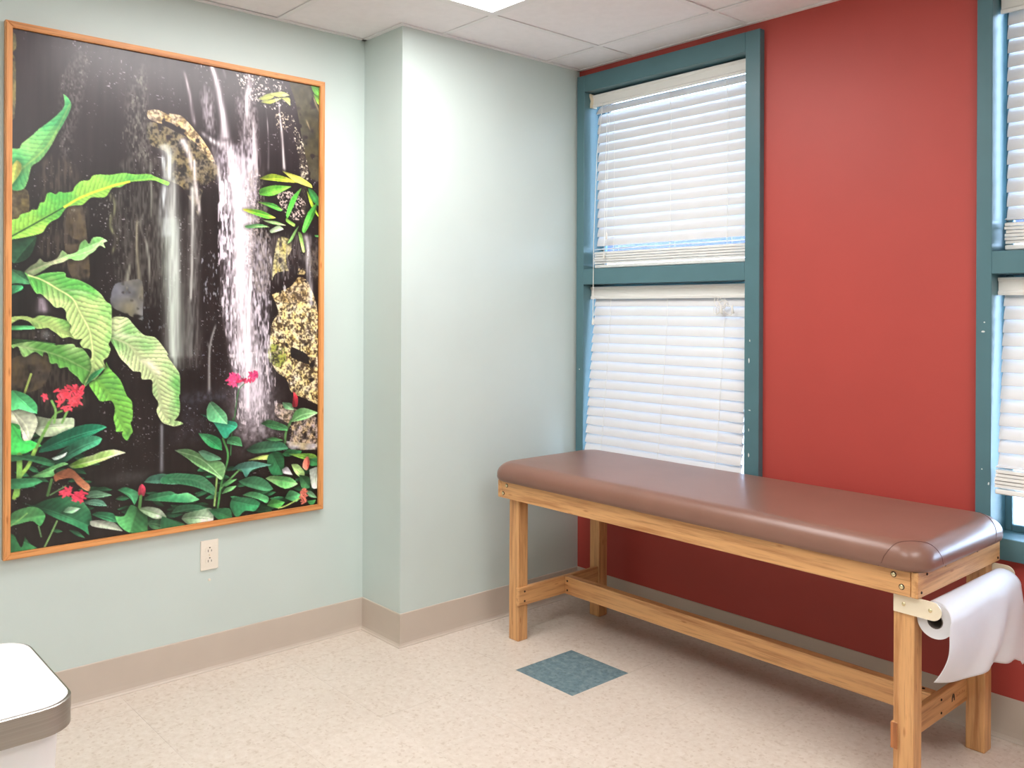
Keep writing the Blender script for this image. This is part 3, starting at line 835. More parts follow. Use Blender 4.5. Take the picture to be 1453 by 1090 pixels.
    ['leaf',(44,120,70),(70,150,90),[(0.204,0.688),(0.215,0.67),(0.233,0.66),(0.26,0.653),(0.241,0.668),(0.219,0.68)],None,0],
    ['leaf',(15,45,31),(37,80,52),[(0.137,0.934),(0.149,0.942),(0.165,0.948),(0.18,0.951),(0.193,0.951),(0.183,0.943),(0.171,0.936),(0.153,0.932)],None,0],
    ['leaf',(18,53,36),(43,93,61),[(0.108,0.968),(0.116,0.972),(0.126,0.975),(0.135,0.975),(0.142,0.975),(0.136,0.971),(0.128,0.968),(0.117,0.966)],None,0],
    ['leaf',(24,71,49),(58,125,82),[(0.162,0.905),(0.151,0.905),(0.14,0.907),(0.132,0.911),(0.126,0.916),(0.136,0.917),(0.146,0.916),(0.156,0.912)],None,0],
    ['leaf',(25,75,51),(61,132,87),[(0.034,0.942),(0.043,0.943),(0.052,0.941),(0.06,0.939),(0.066,0.937),(0.058,0.936),(0.05,0.936),(0.04,0.938)],None,0],
    ['leaf',(21,63,43),(51,111,73),[(0.043,0.838),(0.049,0.844),(0.06,0.85),(0.069,0.852),(0.078,0.854),(0.073,0.848),(0.066,0.842),(0.054,0.838)],None,0],
    ['leaf',(19,55,38),(44,96,63),[(0.148,0.841),(0.16,0.852),(0.177,0.86),(0.194,0.864),(0.208,0.866),(0.199,0.856),(0.186,0.847),(0.167,0.841)],None,0],
    ['leaf',(15,44,30),(36,78,51),[(0.117,0.835),(0.106,0.834),(0.094,0.836),(0.085,0.839),(0.079,0.842),(0.088,0.844),(0.098,0.844),(0.109,0.841)],None,0],
    ['leaf',(21,61,42),(50,108,71),[(0.155,0.877),(0.168,0.879),(0.183,0.879),(0.194,0.877),(0.203,0.874),(0.193,0.871),(0.18,0.87),(0.166,0.872)],None,0],
    ['leaf',(15,45,31),(36,79,52),[(0.213,0.838),(0.202,0.829),(0.187,0.821),(0.173,0.817),(0.16,0.815),(0.168,0.824),(0.179,0.832),(0.195,0.838)],None,0],
    ['leaf',(26,78,53),(63,137,90),[(0.225,0.883),(0.216,0.88),(0.206,0.879),(0.198,0.878),(0.191,0.879),(0.197,0.882),(0.206,0.884),(0.216,0.885)],None,0],
    ['leaf',(21,63,43),(51,110,73),[(0.039,0.926),(0.047,0.932),(0.058,0.937),(0.068,0.94),(0.077,0.942),(0.071,0.936),(0.062,0.93),(0.05,0.926)],None,0],
    ['leaf',(26,78,53),(63,136,90),[(0.173,0.831),(0.187,0.838),(0.205,0.843),(0.222,0.845),(0.235,0.847),(0.224,0.84),(0.209,0.834),(0.19,0.83)],None,0],
    ['leaf',(21,63,43),(51,111,73),[(0.012,0.861),(0.022,0.866),(0.034,0.868),(0.044,0.868),(0.053,0.867),(0.045,0.862),(0.035,0.859),(0.023,0.858)],None,0],
    ['leaf',(27,79,54),(64,139,92),[(0.103,0.86),(0.093,0.859),(0.083,0.86),(0.075,0.863),(0.069,0.865),(0.077,0.867),(0.086,0.868),(0.096,0.865)],None,0],
    ['leaf',(22,65,45),(53,114,75),[(0.029,0.809),(0.037,0.815),(0.048,0.821),(0.059,0.824),(0.068,0.826),(0.062,0.82),(0.053,0.814),(0.041,0.81)],None,0],
    ['leaf',(21,62,42),(50,108,71),[(0.251,0.897),(0.234,0.894),(0.214,0.892),(0.198,0.893),(0.185,0.895),(0.199,0.9),(0.215,0.903),(0.235,0.902)],None,0],
    ['leaf',(16,48,33),(39,84,56),[(0.193,0.837),(0.206,0.844),(0.221,0.849),(0.236,0.85),(0.248,0.85),(0.238,0.843),(0.225,0.837),(0.209,0.835)],None,0],
    ['leaf',(25,74,51),(60,130,86),[(0.139,0.845),(0.13,0.837),(0.117,0.832),(0.105,0.83),(0.095,0.83),(0.102,0.837),(0.112,0.843),(0.126,0.846)],None,0],
    ['leaf',(20,59,40),(47,103,68),[(0.232,0.9),(0.245,0.904),(0.26,0.905),(0.273,0.905),(0.284,0.904),(0.273,0.9),(0.26,0.896),(0.245,0.896)],None,0],
    ['leaf',(19,56,38),(46,99,65),[(0.023,0.861),(0.032,0.869),(0.045,0.875),(0.057,0.879),(0.068,0.882),(0.061,0.874),(0.051,0.867),(0.037,0.862)],None,0],
    ['leaf',(24,72,49),(58,126,83),[(0.011,0.847),(0.02,0.853),(0.032,0.857),(0.043,0.858),(0.052,0.859),(0.045,0.853),(0.036,0.848),(0.023,0.846)],None,0],
    ['leaf',(21,61,42),(50,108,71),[(0.212,0.937),(0.199,0.93),(0.183,0.924),(0.168,0.922),(0.156,0.921),(0.166,0.928),(0.179,0.934),(0.196,0.937)],None,0],
    ['leaf',(15,45,31),(36,79,52),[(0.176,0.939),(0.191,0.942),(0.208,0.942),(0.221,0.939),(0.231,0.936),(0.219,0.932),(0.204,0.93),(0.188,0.933)],None,0],
    ['leaf',(25,72,50),(59,127,84),[(0.175,0.862),(0.161,0.855),(0.144,0.85),(0.128,0.85),(0.116,0.85),(0.127,0.857),(0.141,0.863),(0.159,0.865)],None,0],
    ['leaf',(25,75,51),(61,131,87),[(0.075,0.914),(0.084,0.919),(0.096,0.923),(0.107,0.925),(0.116,0.925),(0.109,0.919),(0.099,0.914),(0.086,0.912)],None,0],
    ['leaf',(25,74,51),(60,129,85),[(0.159,0.973),(0.169,0.98),(0.182,0.987),(0.194,0.991),(0.205,0.994),(0.197,0.987),(0.187,0.98),(0.173,0.975)],None,0],
    ['leaf',(24,72,49),(58,126,83),[(0.547,0.964),(0.564,0.971),(0.584,0.976),(0.602,0.978),(0.617,0.979),(0.604,0.972),(0.587,0.966),(0.566,0.963)],None,0],
    ['leaf',(24,70,48),(57,122,81),[(0.439,0.973),(0.457,0.978),(0.477,0.98),(0.494,0.978),(0.508,0.976),(0.493,0.97),(0.476,0.966),(0.456,0.967)],None,0],
    ['leaf',(23,67,46),(54,117,77),[(0.293,0.924),(0.304,0.927),(0.317,0.929),(0.327,0.928),(0.335,0.926),(0.327,0.922),(0.316,0.92),(0.303,0.92)],None,0],
    ['leaf',(17,51,35),(41,89,59),[(0.337,0.942),(0.326,0.941),(0.315,0.942),(0.306,0.944),(0.299,0.946),(0.308,0.948),(0.318,0.948),(0.329,0.946)],None,0],
    ['leaf',(18,53,36),(43,93,61),[(0.39,0.921),(0.375,0.916),(0.357,0.914),(0.343,0.915),(0.331,0.917),(0.343,0.922),(0.358,0.926),(0.375,0.925)],None,0],
    ['leaf',(25,74,50),(60,129,85),[(0.599,0.936),(0.585,0.933),(0.568,0.932),(0.554,0.933),(0.543,0.934),(0.555,0.938),(0.569,0.94),(0.586,0.94)],None,0],
    ['leaf',(22,65,44),(53,114,75),[(0.441,0.928),(0.427,0.923),(0.41,0.919),(0.396,0.919),(0.384,0.919),(0.395,0.924),(0.408,0.929),(0.426,0.931)],None,0],
    ['leaf',(19,57,39),(46,100,66),[(0.31,0.952),(0.328,0.959),(0.349,0.963),(0.367,0.964),(0.382,0.962),(0.368,0.955),(0.35,0.949),(0.329,0.948)],None,0],
    ['leaf',(23,66,46),(54,117,77),[(0.539,0.943),(0.556,0.943),(0.574,0.94),(0.588,0.936),(0.599,0.932),(0.585,0.93),(0.568,0.931),(0.551,0.935)],None,0],
    ['leaf',(19,58,39),(47,101,67),[(0.593,0.962),(0.58,0.958),(0.565,0.956),(0.552,0.957),(0.542,0.96),(0.553,0.964),(0.566,0.967),(0.581,0.967)],None,0],
    ['leaf',(16,49,33),(39,85,56),[(0.446,0.953),(0.437,0.946),(0.425,0.94),(0.414,0.937),(0.404,0.935),(0.41,0.941),(0.419,0.947),(0.433,0.952)],None,0],
    ['leaf',(21,63,43),(51,111,73),[(0.451,0.962),(0.469,0.964),(0.49,0.964),(0.507,0.962),(0.521,0.959),(0.505,0.955),(0.487,0.953),(0.467,0.956)],None,0],
    ['leaf',(27,79,54),(64,139,92),[(0.406,0.988),(0.396,0.982),(0.383,0.978),(0.371,0.976),(0.362,0.975),(0.37,0.98),(0.38,0.985),(0.394,0.988)],None,0],
    ['leaf',(16,48,33),(39,85,56),[(0.36,0.959),(0.375,0.965),(0.392,0.967),(0.407,0.966),(0.419,0.964),(0.407,0.959),(0.392,0.955),(0.374,0.955)],None,0],
    ['leaf',(21,61,42),(49,107,70),[(0.553,0.955),(0.54,0.95),(0.525,0.948),(0.512,0.948),(0.502,0.949),(0.512,0.954),(0.525,0.957),(0.54,0.958)],None,0],
    ['leaf',(26,77,52),(62,134,89),[(0.432,0.974),(0.421,0.97),(0.407,0.967),(0.395,0.967),(0.386,0.967),(0.395,0.972),(0.406,0.975),(0.42,0.977)],None,0],
    ['leaf',(23,69,47),(56,122,80),[(0.543,0.981),(0.557,0.981),(0.573,0.978),(0.584,0.973),(0.593,0.969),(0.58,0.967),(0.565,0.968),(0.551,0.973)],None,0],
    ['leaf',(17,51,35),(42,90,59),[(0.514,0.97),(0.504,0.962),(0.489,0.956),(0.476,0.953),(0.465,0.952),(0.472,0.959),(0.483,0.966),(0.498,0.97)],None,0],
    ['leaf',(18,54,37),(44,96,63),[(0.363,0.983),(0.379,0.983),(0.397,0.98),(0.41,0.976),(0.42,0.971),(0.405,0.969),(0.389,0.969),(0.373,0.974)],None,0],
    ['leaf',(25,73,50),(59,128,85),[(0.381,0.929),(0.39,0.933),(0.401,0.935),(0.411,0.935),(0.419,0.935),(0.411,0.931),(0.402,0.929),(0.39,0.928)],None,0],
    ['leaf',(23,69,47),(56,121,80),[(0.503,0.989),(0.525,0.99),(0.547,0.986),(0.562,0.979),(0.574,0.972),(0.555,0.969),(0.534,0.97),(0.515,0.977)],None,0],
    ['leaf',(17,49,34),(40,86,57),[(0.287,0.974),(0.306,0.977),(0.327,0.976),(0.343,0.972),(0.355,0.967),(0.339,0.963),(0.321,0.962),(0.301,0.965)],None,0],
    ['leaf',(22,66,45),(54,116,77),[(0.365,0.986),(0.379,0.987),(0.394,0.985),(0.405,0.982),(0.414,0.979),(0.402,0.977),(0.389,0.977),(0.375,0.98)],None,0],
    ['leaf',(25,74,51),(60,130,86),[(0.615,0.886),(0.604,0.884),(0.592,0.883),(0.582,0.885),(0.574,0.886),(0.583,0.889),(0.593,0.891),(0.605,0.89)],None,0],
    ['leaf',(28,81,56),(66,143,94),[(0.993,0.918),(0.974,0.913),(0.951,0.911),(0.932,0.913),(0.918,0.915),(0.933,0.92),(0.952,0.924),(0.975,0.923)],None,0],
    ['leaf',(27,80,55),(65,141,93),[(0.766,0.898),(0.75,0.891),(0.729,0.886),(0.711,0.884),(0.697,0.884),(0.709,0.891),(0.725,0.897),(0.747,0.9)],None,0],
    ['leaf',(22,66,45),(53,115,76),[(0.783,0.96),(0.798,0.963),(0.814,0.963),(0.826,0.96),(0.836,0.957),(0.824,0.954),(0.81,0.952),(0.794,0.955)],None,0],
    ['leaf',(24,71,48),(57,124,82),[(0.608,0.904),(0.62,0.907),(0.634,0.907),(0.646,0.906),(0.655,0.904),(0.644,0.9),(0.632,0.898),(0.618,0.899)],None,0],
    ['leaf',(27,79,54),(64,139,91),[(0.641,0.938),(0.624,0.938),(0.605,0.941),(0.591,0.945),(0.581,0.949),(0.595,0.951),(0.612,0.951),(0.629,0.946)],None,0],
    ['leaf',(18,52,36),(42,92,60),[(0.814,0.932),(0.797,0.924),(0.775,0.918),(0.756,0.914),(0.741,0.913),(0.753,0.92),(0.77,0.927),(0.793,0.932)],None,0],
    ['leaf',(23,69,47),(56,122,80),[(0.957,0.919),(0.943,0.915),(0.927,0.911),(0.912,0.911),(0.901,0.911),(0.911,0.916),(0.925,0.92),(0.942,0.921)],None,0],
    ['leaf',(21,63,43),(51,110,72),[(0.688,0.932),(0.707,0.934),(0.727,0.932),(0.743,0.927),(0.754,0.922),(0.738,0.919),(0.719,0.918),(0.701,0.923)],None,0],
    ['leaf',(17,50,34),(41,88,58),[(0.902,0.954),(0.922,0.961),(0.946,0.965),(0.967,0.966),(0.984,0.965),(0.968,0.958),(0.948,0.952),(0.923,0.951)],None,0],
    ['leaf',(16,47,32),(38,82,54),[(0.565,0.904),(0.581,0.904),(0.597,0.901),(0.609,0.896),(0.618,0.891),(0.604,0.89),(0.589,0.89),(0.574,0.895)],None,0],
    ['leaf',(18,52,36),(42,92,60),[(0.805,0.987),(0.789,0.981),(0.77,0.978),(0.754,0.976),(0.741,0.976),(0.753,0.982),(0.768,0.986),(0.788,0.989)],None,0],
    ['leaf',(19,57,39),(46,100,66),[(0.619,0.919),(0.63,0.921),(0.644,0.922),(0.656,0.921),(0.665,0.919),(0.655,0.916),(0.643,0.914),(0.629,0.915)],None,0],
    ['leaf',(20,60,41),(49,106,70),[(0.662,0.906),(0.651,0.905),(0.638,0.905),(0.629,0.907),(0.622,0.91),(0.631,0.912),(0.642,0.914),(0.654,0.911)],None,0],
    ['leaf',(16,47,32),(38,83,55),[(0.834,0.923),(0.846,0.928),(0.861,0.931),(0.874,0.932),(0.885,0.933),(0.875,0.928),(0.863,0.924),(0.847,0.922)],None,0],
    ['leaf',(22,64,44),(52,112,74),[(0.643,0.891),(0.657,0.894),(0.674,0.895),(0.688,0.893),(0.699,0.891),(0.687,0.888),(0.672,0.885),(0.656,0.886)],None,0],
    ['leaf',(28,81,56),(66,143,94),[(0.718,0.964),(0.707,0.958),(0.692,0.954),(0.679,0.952),(0.668,0.952),(0.677,0.958),(0.689,0.963),(0.704,0.965)],None,0],
    ['leaf',(21,62,42),(50,108,71),[(0.871,0.948),(0.862,0.942),(0.851,0.936),(0.839,0.934),(0.829,0.932),(0.835,0.938),(0.844,0.944),(0.857,0.948)],None,0],
    ['leaf',(17,49,34),(40,86,57),[(0.571,0.922),(0.581,0.929),(0.595,0.936),(0.608,0.94),(0.619,0.943),(0.611,0.936),(0.601,0.929),(0.585,0.924)],None,0],
    ['leaf',(21,61,42),(50,108,71),[(0.992,0.966),(0.981,0.959),(0.965,0.953),(0.951,0.949),(0.94,0.947),(0.948,0.953),(0.96,0.96),(0.976,0.964)],None,0],
    ['leaf',(28,82,57),(67,145,95),[(0.622,0.902),(0.611,0.9),(0.599,0.9),(0.589,0.9),(0.581,0.901),(0.589,0.904),(0.6,0.905),(0.612,0.905)],None,0],
    ['leaf',(17,51,35),(41,89,59),[(0.628,0.933),(0.639,0.935),(0.652,0.936),(0.663,0.935),(0.672,0.934),(0.662,0.931),(0.651,0.929),(0.638,0.929)],None,0],
    ['leaf',(23,66,46),(54,117,77),[(0.777,0.986),(0.79,0.99),(0.806,0.993),(0.819,0.994),(0.83,0.994),(0.82,0.989),(0.807,0.986),(0.791,0.984)],None,0],
    ['leaf',(20,58,40),(47,102,67),[(0.742,0.951),(0.762,0.956),(0.785,0.958),(0.803,0.955),(0.818,0.952),(0.801,0.946),(0.781,0.942),(0.759,0.944)],None,0],
    ['leaf',(25,75,51),(61,132,87),[(0.79,0.972),(0.775,0.97),(0.759,0.971),(0.746,0.974),(0.736,0.976),(0.748,0.978),(0.762,0.979),(0.778,0.977)],None,0],
    ['leaf',(21,62,43),(51,110,72),[(0.954,0.93),(0.939,0.929),(0.923,0.931),(0.91,0.935),(0.901,0.938),(0.913,0.939),(0.928,0.939),(0.943,0.936)],None,0],
    ['leaf',(19,57,39),(46,100,66),[(0.799,0.924),(0.81,0.924),(0.823,0.922),(0.832,0.918),(0.84,0.915),(0.83,0.915),(0.818,0.915),(0.807,0.919)],None,0],
    ['leaf',(27,80,55),(65,140,92),[(0.768,0.896),(0.749,0.891),(0.726,0.89),(0.707,0.891),(0.693,0.894),(0.708,0.9),(0.728,0.903),(0.75,0.902)],None,0],
    ['leaf',(28,82,56),(66,144,95),[(0.895,0.981),(0.875,0.973),(0.85,0.968),(0.829,0.968),(0.812,0.969),(0.828,0.977),(0.848,0.983),(0.873,0.985)],None,0],
    ['leaf',(17,49,34),(40,86,57),[(0.857,0.976),(0.873,0.978),(0.891,0.977),(0.906,0.975),(0.918,0.973),(0.904,0.97),(0.888,0.968),(0.87,0.971)],None,0],
    ['leaf',(23,67,46),(54,118,78),[(0.667,0.91),(0.657,0.905),(0.644,0.902),(0.634,0.902),(0.625,0.902),(0.632,0.907),(0.642,0.91),(0.655,0.912)],None,0],
    ['leaf',(23,69,47),(56,121,80),[(0.623,0.873),(0.602,0.871),(0.58,0.874),(0.564,0.879),(0.552,0.886),(0.569,0.889),(0.589,0.889),(0.609,0.884)],None,0],
    ['leaf',(22,66,45),(54,116,76),[(0.064,0.8),(0.056,0.798),(0.046,0.798),(0.039,0.799),(0.034,0.801),(0.04,0.803),(0.048,0.804),(0.057,0.803)],None,0],
    ['leaf',(24,70,48),(56,122,80),[(0.162,0.771),(0.148,0.766),(0.131,0.764),(0.117,0.765),(0.106,0.766),(0.117,0.771),(0.13,0.775),(0.147,0.775)],None,0],
    ['leaf',(18,54,37),(44,95,62),[(0.122,0.776),(0.135,0.778),(0.149,0.777),(0.16,0.775),(0.169,0.772),(0.159,0.769),(0.147,0.768),(0.133,0.77)],None,0],
    ['leaf',(22,66,45),(53,115,76),[(0.115,0.862),(0.128,0.866),(0.144,0.868),(0.157,0.868),(0.167,0.867),(0.157,0.863),(0.144,0.86),(0.128,0.859)],None,0],
    ['leaf',(23,68,46),(55,119,78),[(0.103,0.771),(0.094,0.763),(0.081,0.757),(0.069,0.753),(0.059,0.752),(0.065,0.758),(0.075,0.765),(0.089,0.77)],None,0],
    ['leaf',(22,64,44),(52,112,74),[(0.1,0.776),(0.087,0.774),(0.072,0.775),(0.06,0.778),(0.052,0.781),(0.062,0.783),(0.075,0.784),(0.089,0.782)],None,0],
    ['leaf',(20,59,41),(48,104,69),[(0.023,0.798),(0.038,0.8),(0.055,0.799),(0.069,0.795),(0.079,0.791),(0.066,0.787),(0.051,0.786),(0.034,0.79)],None,0],
    ['leaf',(14,43,29),(35,76,50),[(0.092,0.776),(0.086,0.772),(0.077,0.769),(0.069,0.767),(0.063,0.767),(0.068,0.77),(0.074,0.774),(0.084,0.776)],None,0],
    ['leaf',(23,67,46),(54,118,78),[(0.113,0.863),(0.124,0.864),(0.136,0.863),(0.146,0.86),(0.153,0.857),(0.144,0.855),(0.133,0.854),(0.121,0.857)],None,0],
    ['leaf',(15,46,31),(37,80,53),[(0.14,0.845),(0.127,0.842),(0.113,0.842),(0.101,0.843),(0.092,0.846),(0.102,0.849),(0.114,0.852),(0.129,0.85)],None,0],
    ['leaf',(21,62,43),(50,109,72),[(0.094,0.784),(0.083,0.784),(0.071,0.787),(0.062,0.791),(0.055,0.796),(0.065,0.796),(0.076,0.795),(0.087,0.791)],None,0],
    ['leaf',(19,57,39),(46,100,66),[(0.051,0.857),(0.063,0.864),(0.077,0.87),(0.091,0.872),(0.103,0.873),(0.094,0.866),(0.082,0.859),(0.066,0.856)],None,0],
    ['leaf',(14,42,29),(34,74,49),[(0.122,0.798),(0.133,0.802),(0.148,0.805),(0.161,0.805),(0.171,0.804),(0.162,0.8),(0.149,0.796),(0.134,0.795)],None,0],
    ['line',(150,170,90),1,[(0.054,0.661),(0.045,0.68),(0.037,0.697)],0.005,0.005,0],
    ['leaf',(186,204,168),(214,222,200),[(0.065,0.743),(0.11,0.75),(0.167,0.751),(0.173,0.761),(0.169,0.771),(0.135,0.782),(0.086,0.784),(0.061,0.77),(0.063,0.76)],None,0],
    ['leaf',(190,212,170),(220,228,200),[(0.001,0.726),(0.04,0.729),(0.065,0.74),(0.072,0.756),(0.063,0.775),(0.051,0.79),(0.034,0.787),(0.027,0.768),(0,0.754)],None,0],
    ['leaf',(60,160,96),(90,190,120),[(0.001,0.693),(0.017,0.692),(0.047,0.702),(0.07,0.721),(0.07,0.738),(0.054,0.735),(0.023,0.727),(0.001,0.727)],None,0],
    ['leaf',(40,160,70),(70,190,90),[(-0.001,0.752),(0.024,0.758),(0.029,0.781),(0.037,0.789),(0.055,0.789),(0.086,0.802),(0.068,0.804),(0.044,0.812),(0.017,0.815),(-0,0.811)],None,0],
    ['line',(110,160,80),1,[(0.103,0.757),(0.075,0.796),(0.048,0.837),(0.024,0.857)],0.0075,0.0075,0],
    ['line',(150,196,90),1,[(0.065,0.808),(0.048,0.837),(0.024,0.86),(0.011,0.896)],0.0092,0.0092,0],
    ['line',(130,186,90),1,[(0.024,0.815),(0.024,0.852),(0.018,0.891)],0.0125,0.0125,0],
    ['leaf',(40,90,60),(60,120,80),[(-0,0.813),(0.075,0.821),(0.118,0.834),(0.111,0.844),(0.041,0.826),(-0,0.826)],None,0],
    ['leaf',(28,112,82),(84,164,126),[(0.075,0.814),(0.086,0.799),(0.117,0.784),(0.168,0.771),(0.212,0.766),(0.249,0.769),(0.267,0.775),(0.242,0.783),(0.201,0.796),(0.146,0.808),(0.103,0.813)],[(0.082,0.809),(0.168,0.789),(0.264,0.775)],2],
    ['leaf',(34,100,74),(66,134,102),[(0.111,0.829),(0.146,0.811),(0.182,0.798),(0.227,0.79),(0.253,0.797),(0.242,0.809),(0.201,0.82),(0.168,0.83),(0.146,0.839),(0.125,0.84)],[(0.125,0.835),(0.182,0.813),(0.249,0.798)],2],
    ['leaf',(224,232,226),(200,220,210),[(0.111,0.827),(0.135,0.823),(0.153,0.818),(0.146,0.826),(0.121,0.832)],None,0],
    ['leaf',(120,180,60),(206,220,170),[(0.157,0.845),(0.19,0.834),(0.227,0.829),(0.25,0.824),(0.288,0.822),(0.325,0.831),(0.288,0.836),(0.25,0.844),(0.197,0.852),(0.168,0.851)],[(0.161,0.848),(0.235,0.84),(0.323,0.831)],0],
    ['leaf',(62,140,78),(130,186,120),[(0.055,0.86),(0.086,0.85),(0.139,0.838),(0.157,0.842),(0.118,0.85),(0.118,0.862),(0.086,0.863)],None,0],
    ['leaf',(206,156,118),(170,104,74),[(0.118,0.86),(0.154,0.851),(0.172,0.856),(0.198,0.876),(0.218,0.89),(0.213,0.901),(0.183,0.885),(0.168,0.871),(0.132,0.871),(0.121,0.874)],None,0],
    ['leaf',(28,92,58),(54,122,80),[(0,0.86),(0.024,0.86),(0.069,0.863),(0.086,0.871),(0.052,0.879),(0,0.878)],None,0],
    ['line',(100,140,90),1,[(0.15,0.885),(0.107,0.899)],0.0033,0.0033,0],
    ['line',(70,110,60),1,[(0.111,0.869),(0.1,0.899)],0.0067,0.0067,0],
    ['leaf',(64,122,92),(110,156,124),[(0.205,0.913),(0.216,0.902),(0.242,0.902),(0.284,0.915),(0.243,0.917)],None,0],
    ['leaf',(60,116,96),(100,146,124),[(0.194,0.923),(0.228,0.918),(0.254,0.923),(0.269,0.936),(0.235,0.932)],None,0],
    ['leaf',(36,100,66),(66,136,92),[(0.018,0.901),(0.059,0.915),(0.093,0.908),(0.14,0.905),(0.19,0.914),(0.198,0.92),(0.22,0.943),(0.224,0.967),(0.213,0.971),(0.217,0.99),(0.198,0.977),(0.169,0.964),(0.125,0.947),(0.087,0.93)],[(0.059,0.915),(0.129,0.937),(0.217,0.971)],2],
    ['leaf',(170,206,172),(120,176,136),[(0.143,0.936),(0.158,0.927),(0.191,0.933),(0.169,0.941)],None,0],
    ['leaf',(56,126,72),(84,150,90),[(0.005,0.925),(0.048,0.917),(0.076,0.922),(0.094,0.938),(0.08,0.957),(0.059,0.945),(0.025,0.947),(0.001,0.949)],None,0],
    ['line',(120,170,100),1,[(0.045,0.929),(0.025,0.939),(0.001,0.949)],0.0038,0.0038,0],
    ['line',(120,165,100),1,[(0.126,0.952),(0.108,0.978),(0.091,1.001)],0.0042,0.0042,0],
    ['line',(100,140,90),1,[(0.076,0.957),(0.083,0.978)],0.0033,0.0033,0],
    ['leaf',(42,106,64),(60,130,80),[(-0.003,0.963),(0.011,0.967),(0.028,0.992),(0.035,0.987),(0.04,0.973),(0.052,0.987),(0.073,0.999),(0.042,1.001),(-0.003,0.999)],None,0],
    ['leaf',(176,192,170),(206,210,196),[(0.22,0.961),(0.243,0.962),(0.289,0.971),(0.316,0.992),(0.277,0.984),(0.224,0.972)],None,0],
    ['leaf',(44,116,78),(70,146,100),[(0.224,0.949),(0.243,0.945),(0.285,0.952),(0.296,0.964),(0.304,0.973),(0.269,0.966)],None,0],
    ['leaf',(46,136,88),(80,164,112),[(0.3,0.906),(0.323,0.902),(0.359,0.914),(0.363,0.925),(0.351,0.942),(0.343,0.931),(0.327,0.919)],None,0],
    ['leaf',(46,116,76),(100,160,112),[(0.379,0.934),(0.399,0.925),(0.46,0.922),(0.488,0.931),(0.522,0.931),(0.561,0.949),(0.522,0.952),(0.416,0.939)],[(0.383,0.935),(0.46,0.931)],2],
    ['leaf',(48,122,72),(84,160,96),[(0.292,0.958),(0.32,0.961),(0.339,0.941),(0.363,0.949),(0.391,0.968),(0.392,1.003),(0.336,0.997),(0.304,0.978)],[(0.359,0.951),(0.336,0.997)],2],
    ['leaf',(196,214,190),(120,164,110),[(0.363,0.949),(0.395,0.949),(0.432,0.958),(0.453,0.977),(0.416,0.977),(0.379,0.961)],None,0],
    ['leaf',(40,90,60),(80,130,90),[(0.392,0.984),(0.416,0.978),(0.461,0.986),(0.461,1.005),(0.408,0.997)],None,0],
    ['leaf',(60,128,108),(100,164,136),[(0.381,0.897),(0.399,0.886),(0.436,0.883),(0.46,0.887),(0.488,0.889),(0.488,0.909),(0.437,0.904),(0.415,0.902)],[(0.387,0.896),(0.46,0.898)],0],
    ['leaf',(140,36,56),(180,60,80),[(0.363,0.922),(0.365,0.906),(0.375,0.9),(0.385,0.91),(0.381,0.925)],None,0],
    ['line',(80,130,70),1,[(0.371,0.925),(0.367,0.947)],0.0083,0.0083,0],
    ['line',(60,120,70),1,[(0.718,0.7),(0.695,0.719),(0.681,0.779),(0.675,0.782),(0.668,0.86)],0.0029,0.0029,0],
    ['line',(80,150,80),1,[(0.641,0.821),(0.659,0.862),(0.637,0.918),(0.624,0.974)],0.0058,0.0058,0],
    ['line',(150,190,110),1,[(0.621,0.905),(0.612,0.967)],0.0058,0.0058,0],
    ['line',(110,170,100),1,[(0.71,0.889),(0.637,0.93)],0.005,0.005,0],
    ['line',(90,140,80),1,[(0.894,0.794),(0.874,0.82),(0.87,0.844)],0.0075,0.0075,0],
    ['leaf',(40,90,66),(70,124,92),[(0.724,0.852),(0.757,0.84),(0.81,0.836),(0.86,0.843),(0.885,0.86),(0.82,0.862),(0.757,0.862)],[(0.729,0.853),(0.88,0.857)],1],
    ['leaf',(46,104,66),(72,130,80),[(0.778,0.795),(0.81,0.788),(0.874,0.805),(0.879,0.817),(0.825,0.811)],None,0],
    ['leaf',(60,120,70),(80,130,80),[(0.796,0.832),(0.825,0.829),(0.865,0.839),(0.825,0.838)],None,0],
    ['leaf',(84,170,86),(150,204,140),[(0.894,0.797),(0.909,0.773),(0.945,0.767),(1.003,0.781),(0.951,0.794)],None,0],
    ['leaf',(90,150,100),(140,180,140),[(0.859,0.75),(0.894,0.754),(0.904,0.77),(0.869,0.765)],None,0],
    ['leaf',(170,40,54),(210,70,80),[(0.897,0.762),(0.902,0.734),(0.902,0.727),(0.919,0.74),(0.917,0.762)],None,0],
    ['leaf',(150,196,70),(196,220,120),[(0.729,0.876),(0.776,0.869),(0.81,0.868),(0.806,0.879),(0.767,0.877)],None,0],
    ['leaf',(28,84,54),(48,110,70),[(0.806,0.87),(0.835,0.863),(0.865,0.874),(0.865,0.913),(0.855,0.918),(0.821,0.915),(0.803,0.89)],None,0],
    ['leaf',(36,96,60),(50,120,70),[(0.86,0.87),(0.885,0.861),(0.936,0.868),(0.926,0.875),(0.875,0.877)],None,0],
    ['leaf',(44,134,104),(70,160,124),[(0.558,0.762),(0.578,0.769),(0.609,0.785),(0.641,0.818),(0.657,0.82),(0.666,0.811),(0.691,0.798),(0.686,0.787),(0.654,0.781)],None,0],
    ['leaf',(100,176,124),(176,216,170),[(0.6,0.737),(0.631,0.752),(0.654,0.77),(0.656,0.79),(0.631,0.786),(0.591,0.778),(0.584,0.755)],None,0],
    ['leaf',(46,144,86),(80,170,110),[(0.556,0.804),(0.6,0.81),(0.632,0.823),(0.638,0.847),(0.6,0.838),(0.574,0.822)],None,0],
    ['leaf',(56,134,80),(90,160,110),[(0.654,0.833),(0.663,0.819),(0.7,0.822),(0.71,0.843),(0.682,0.838)],None,0],
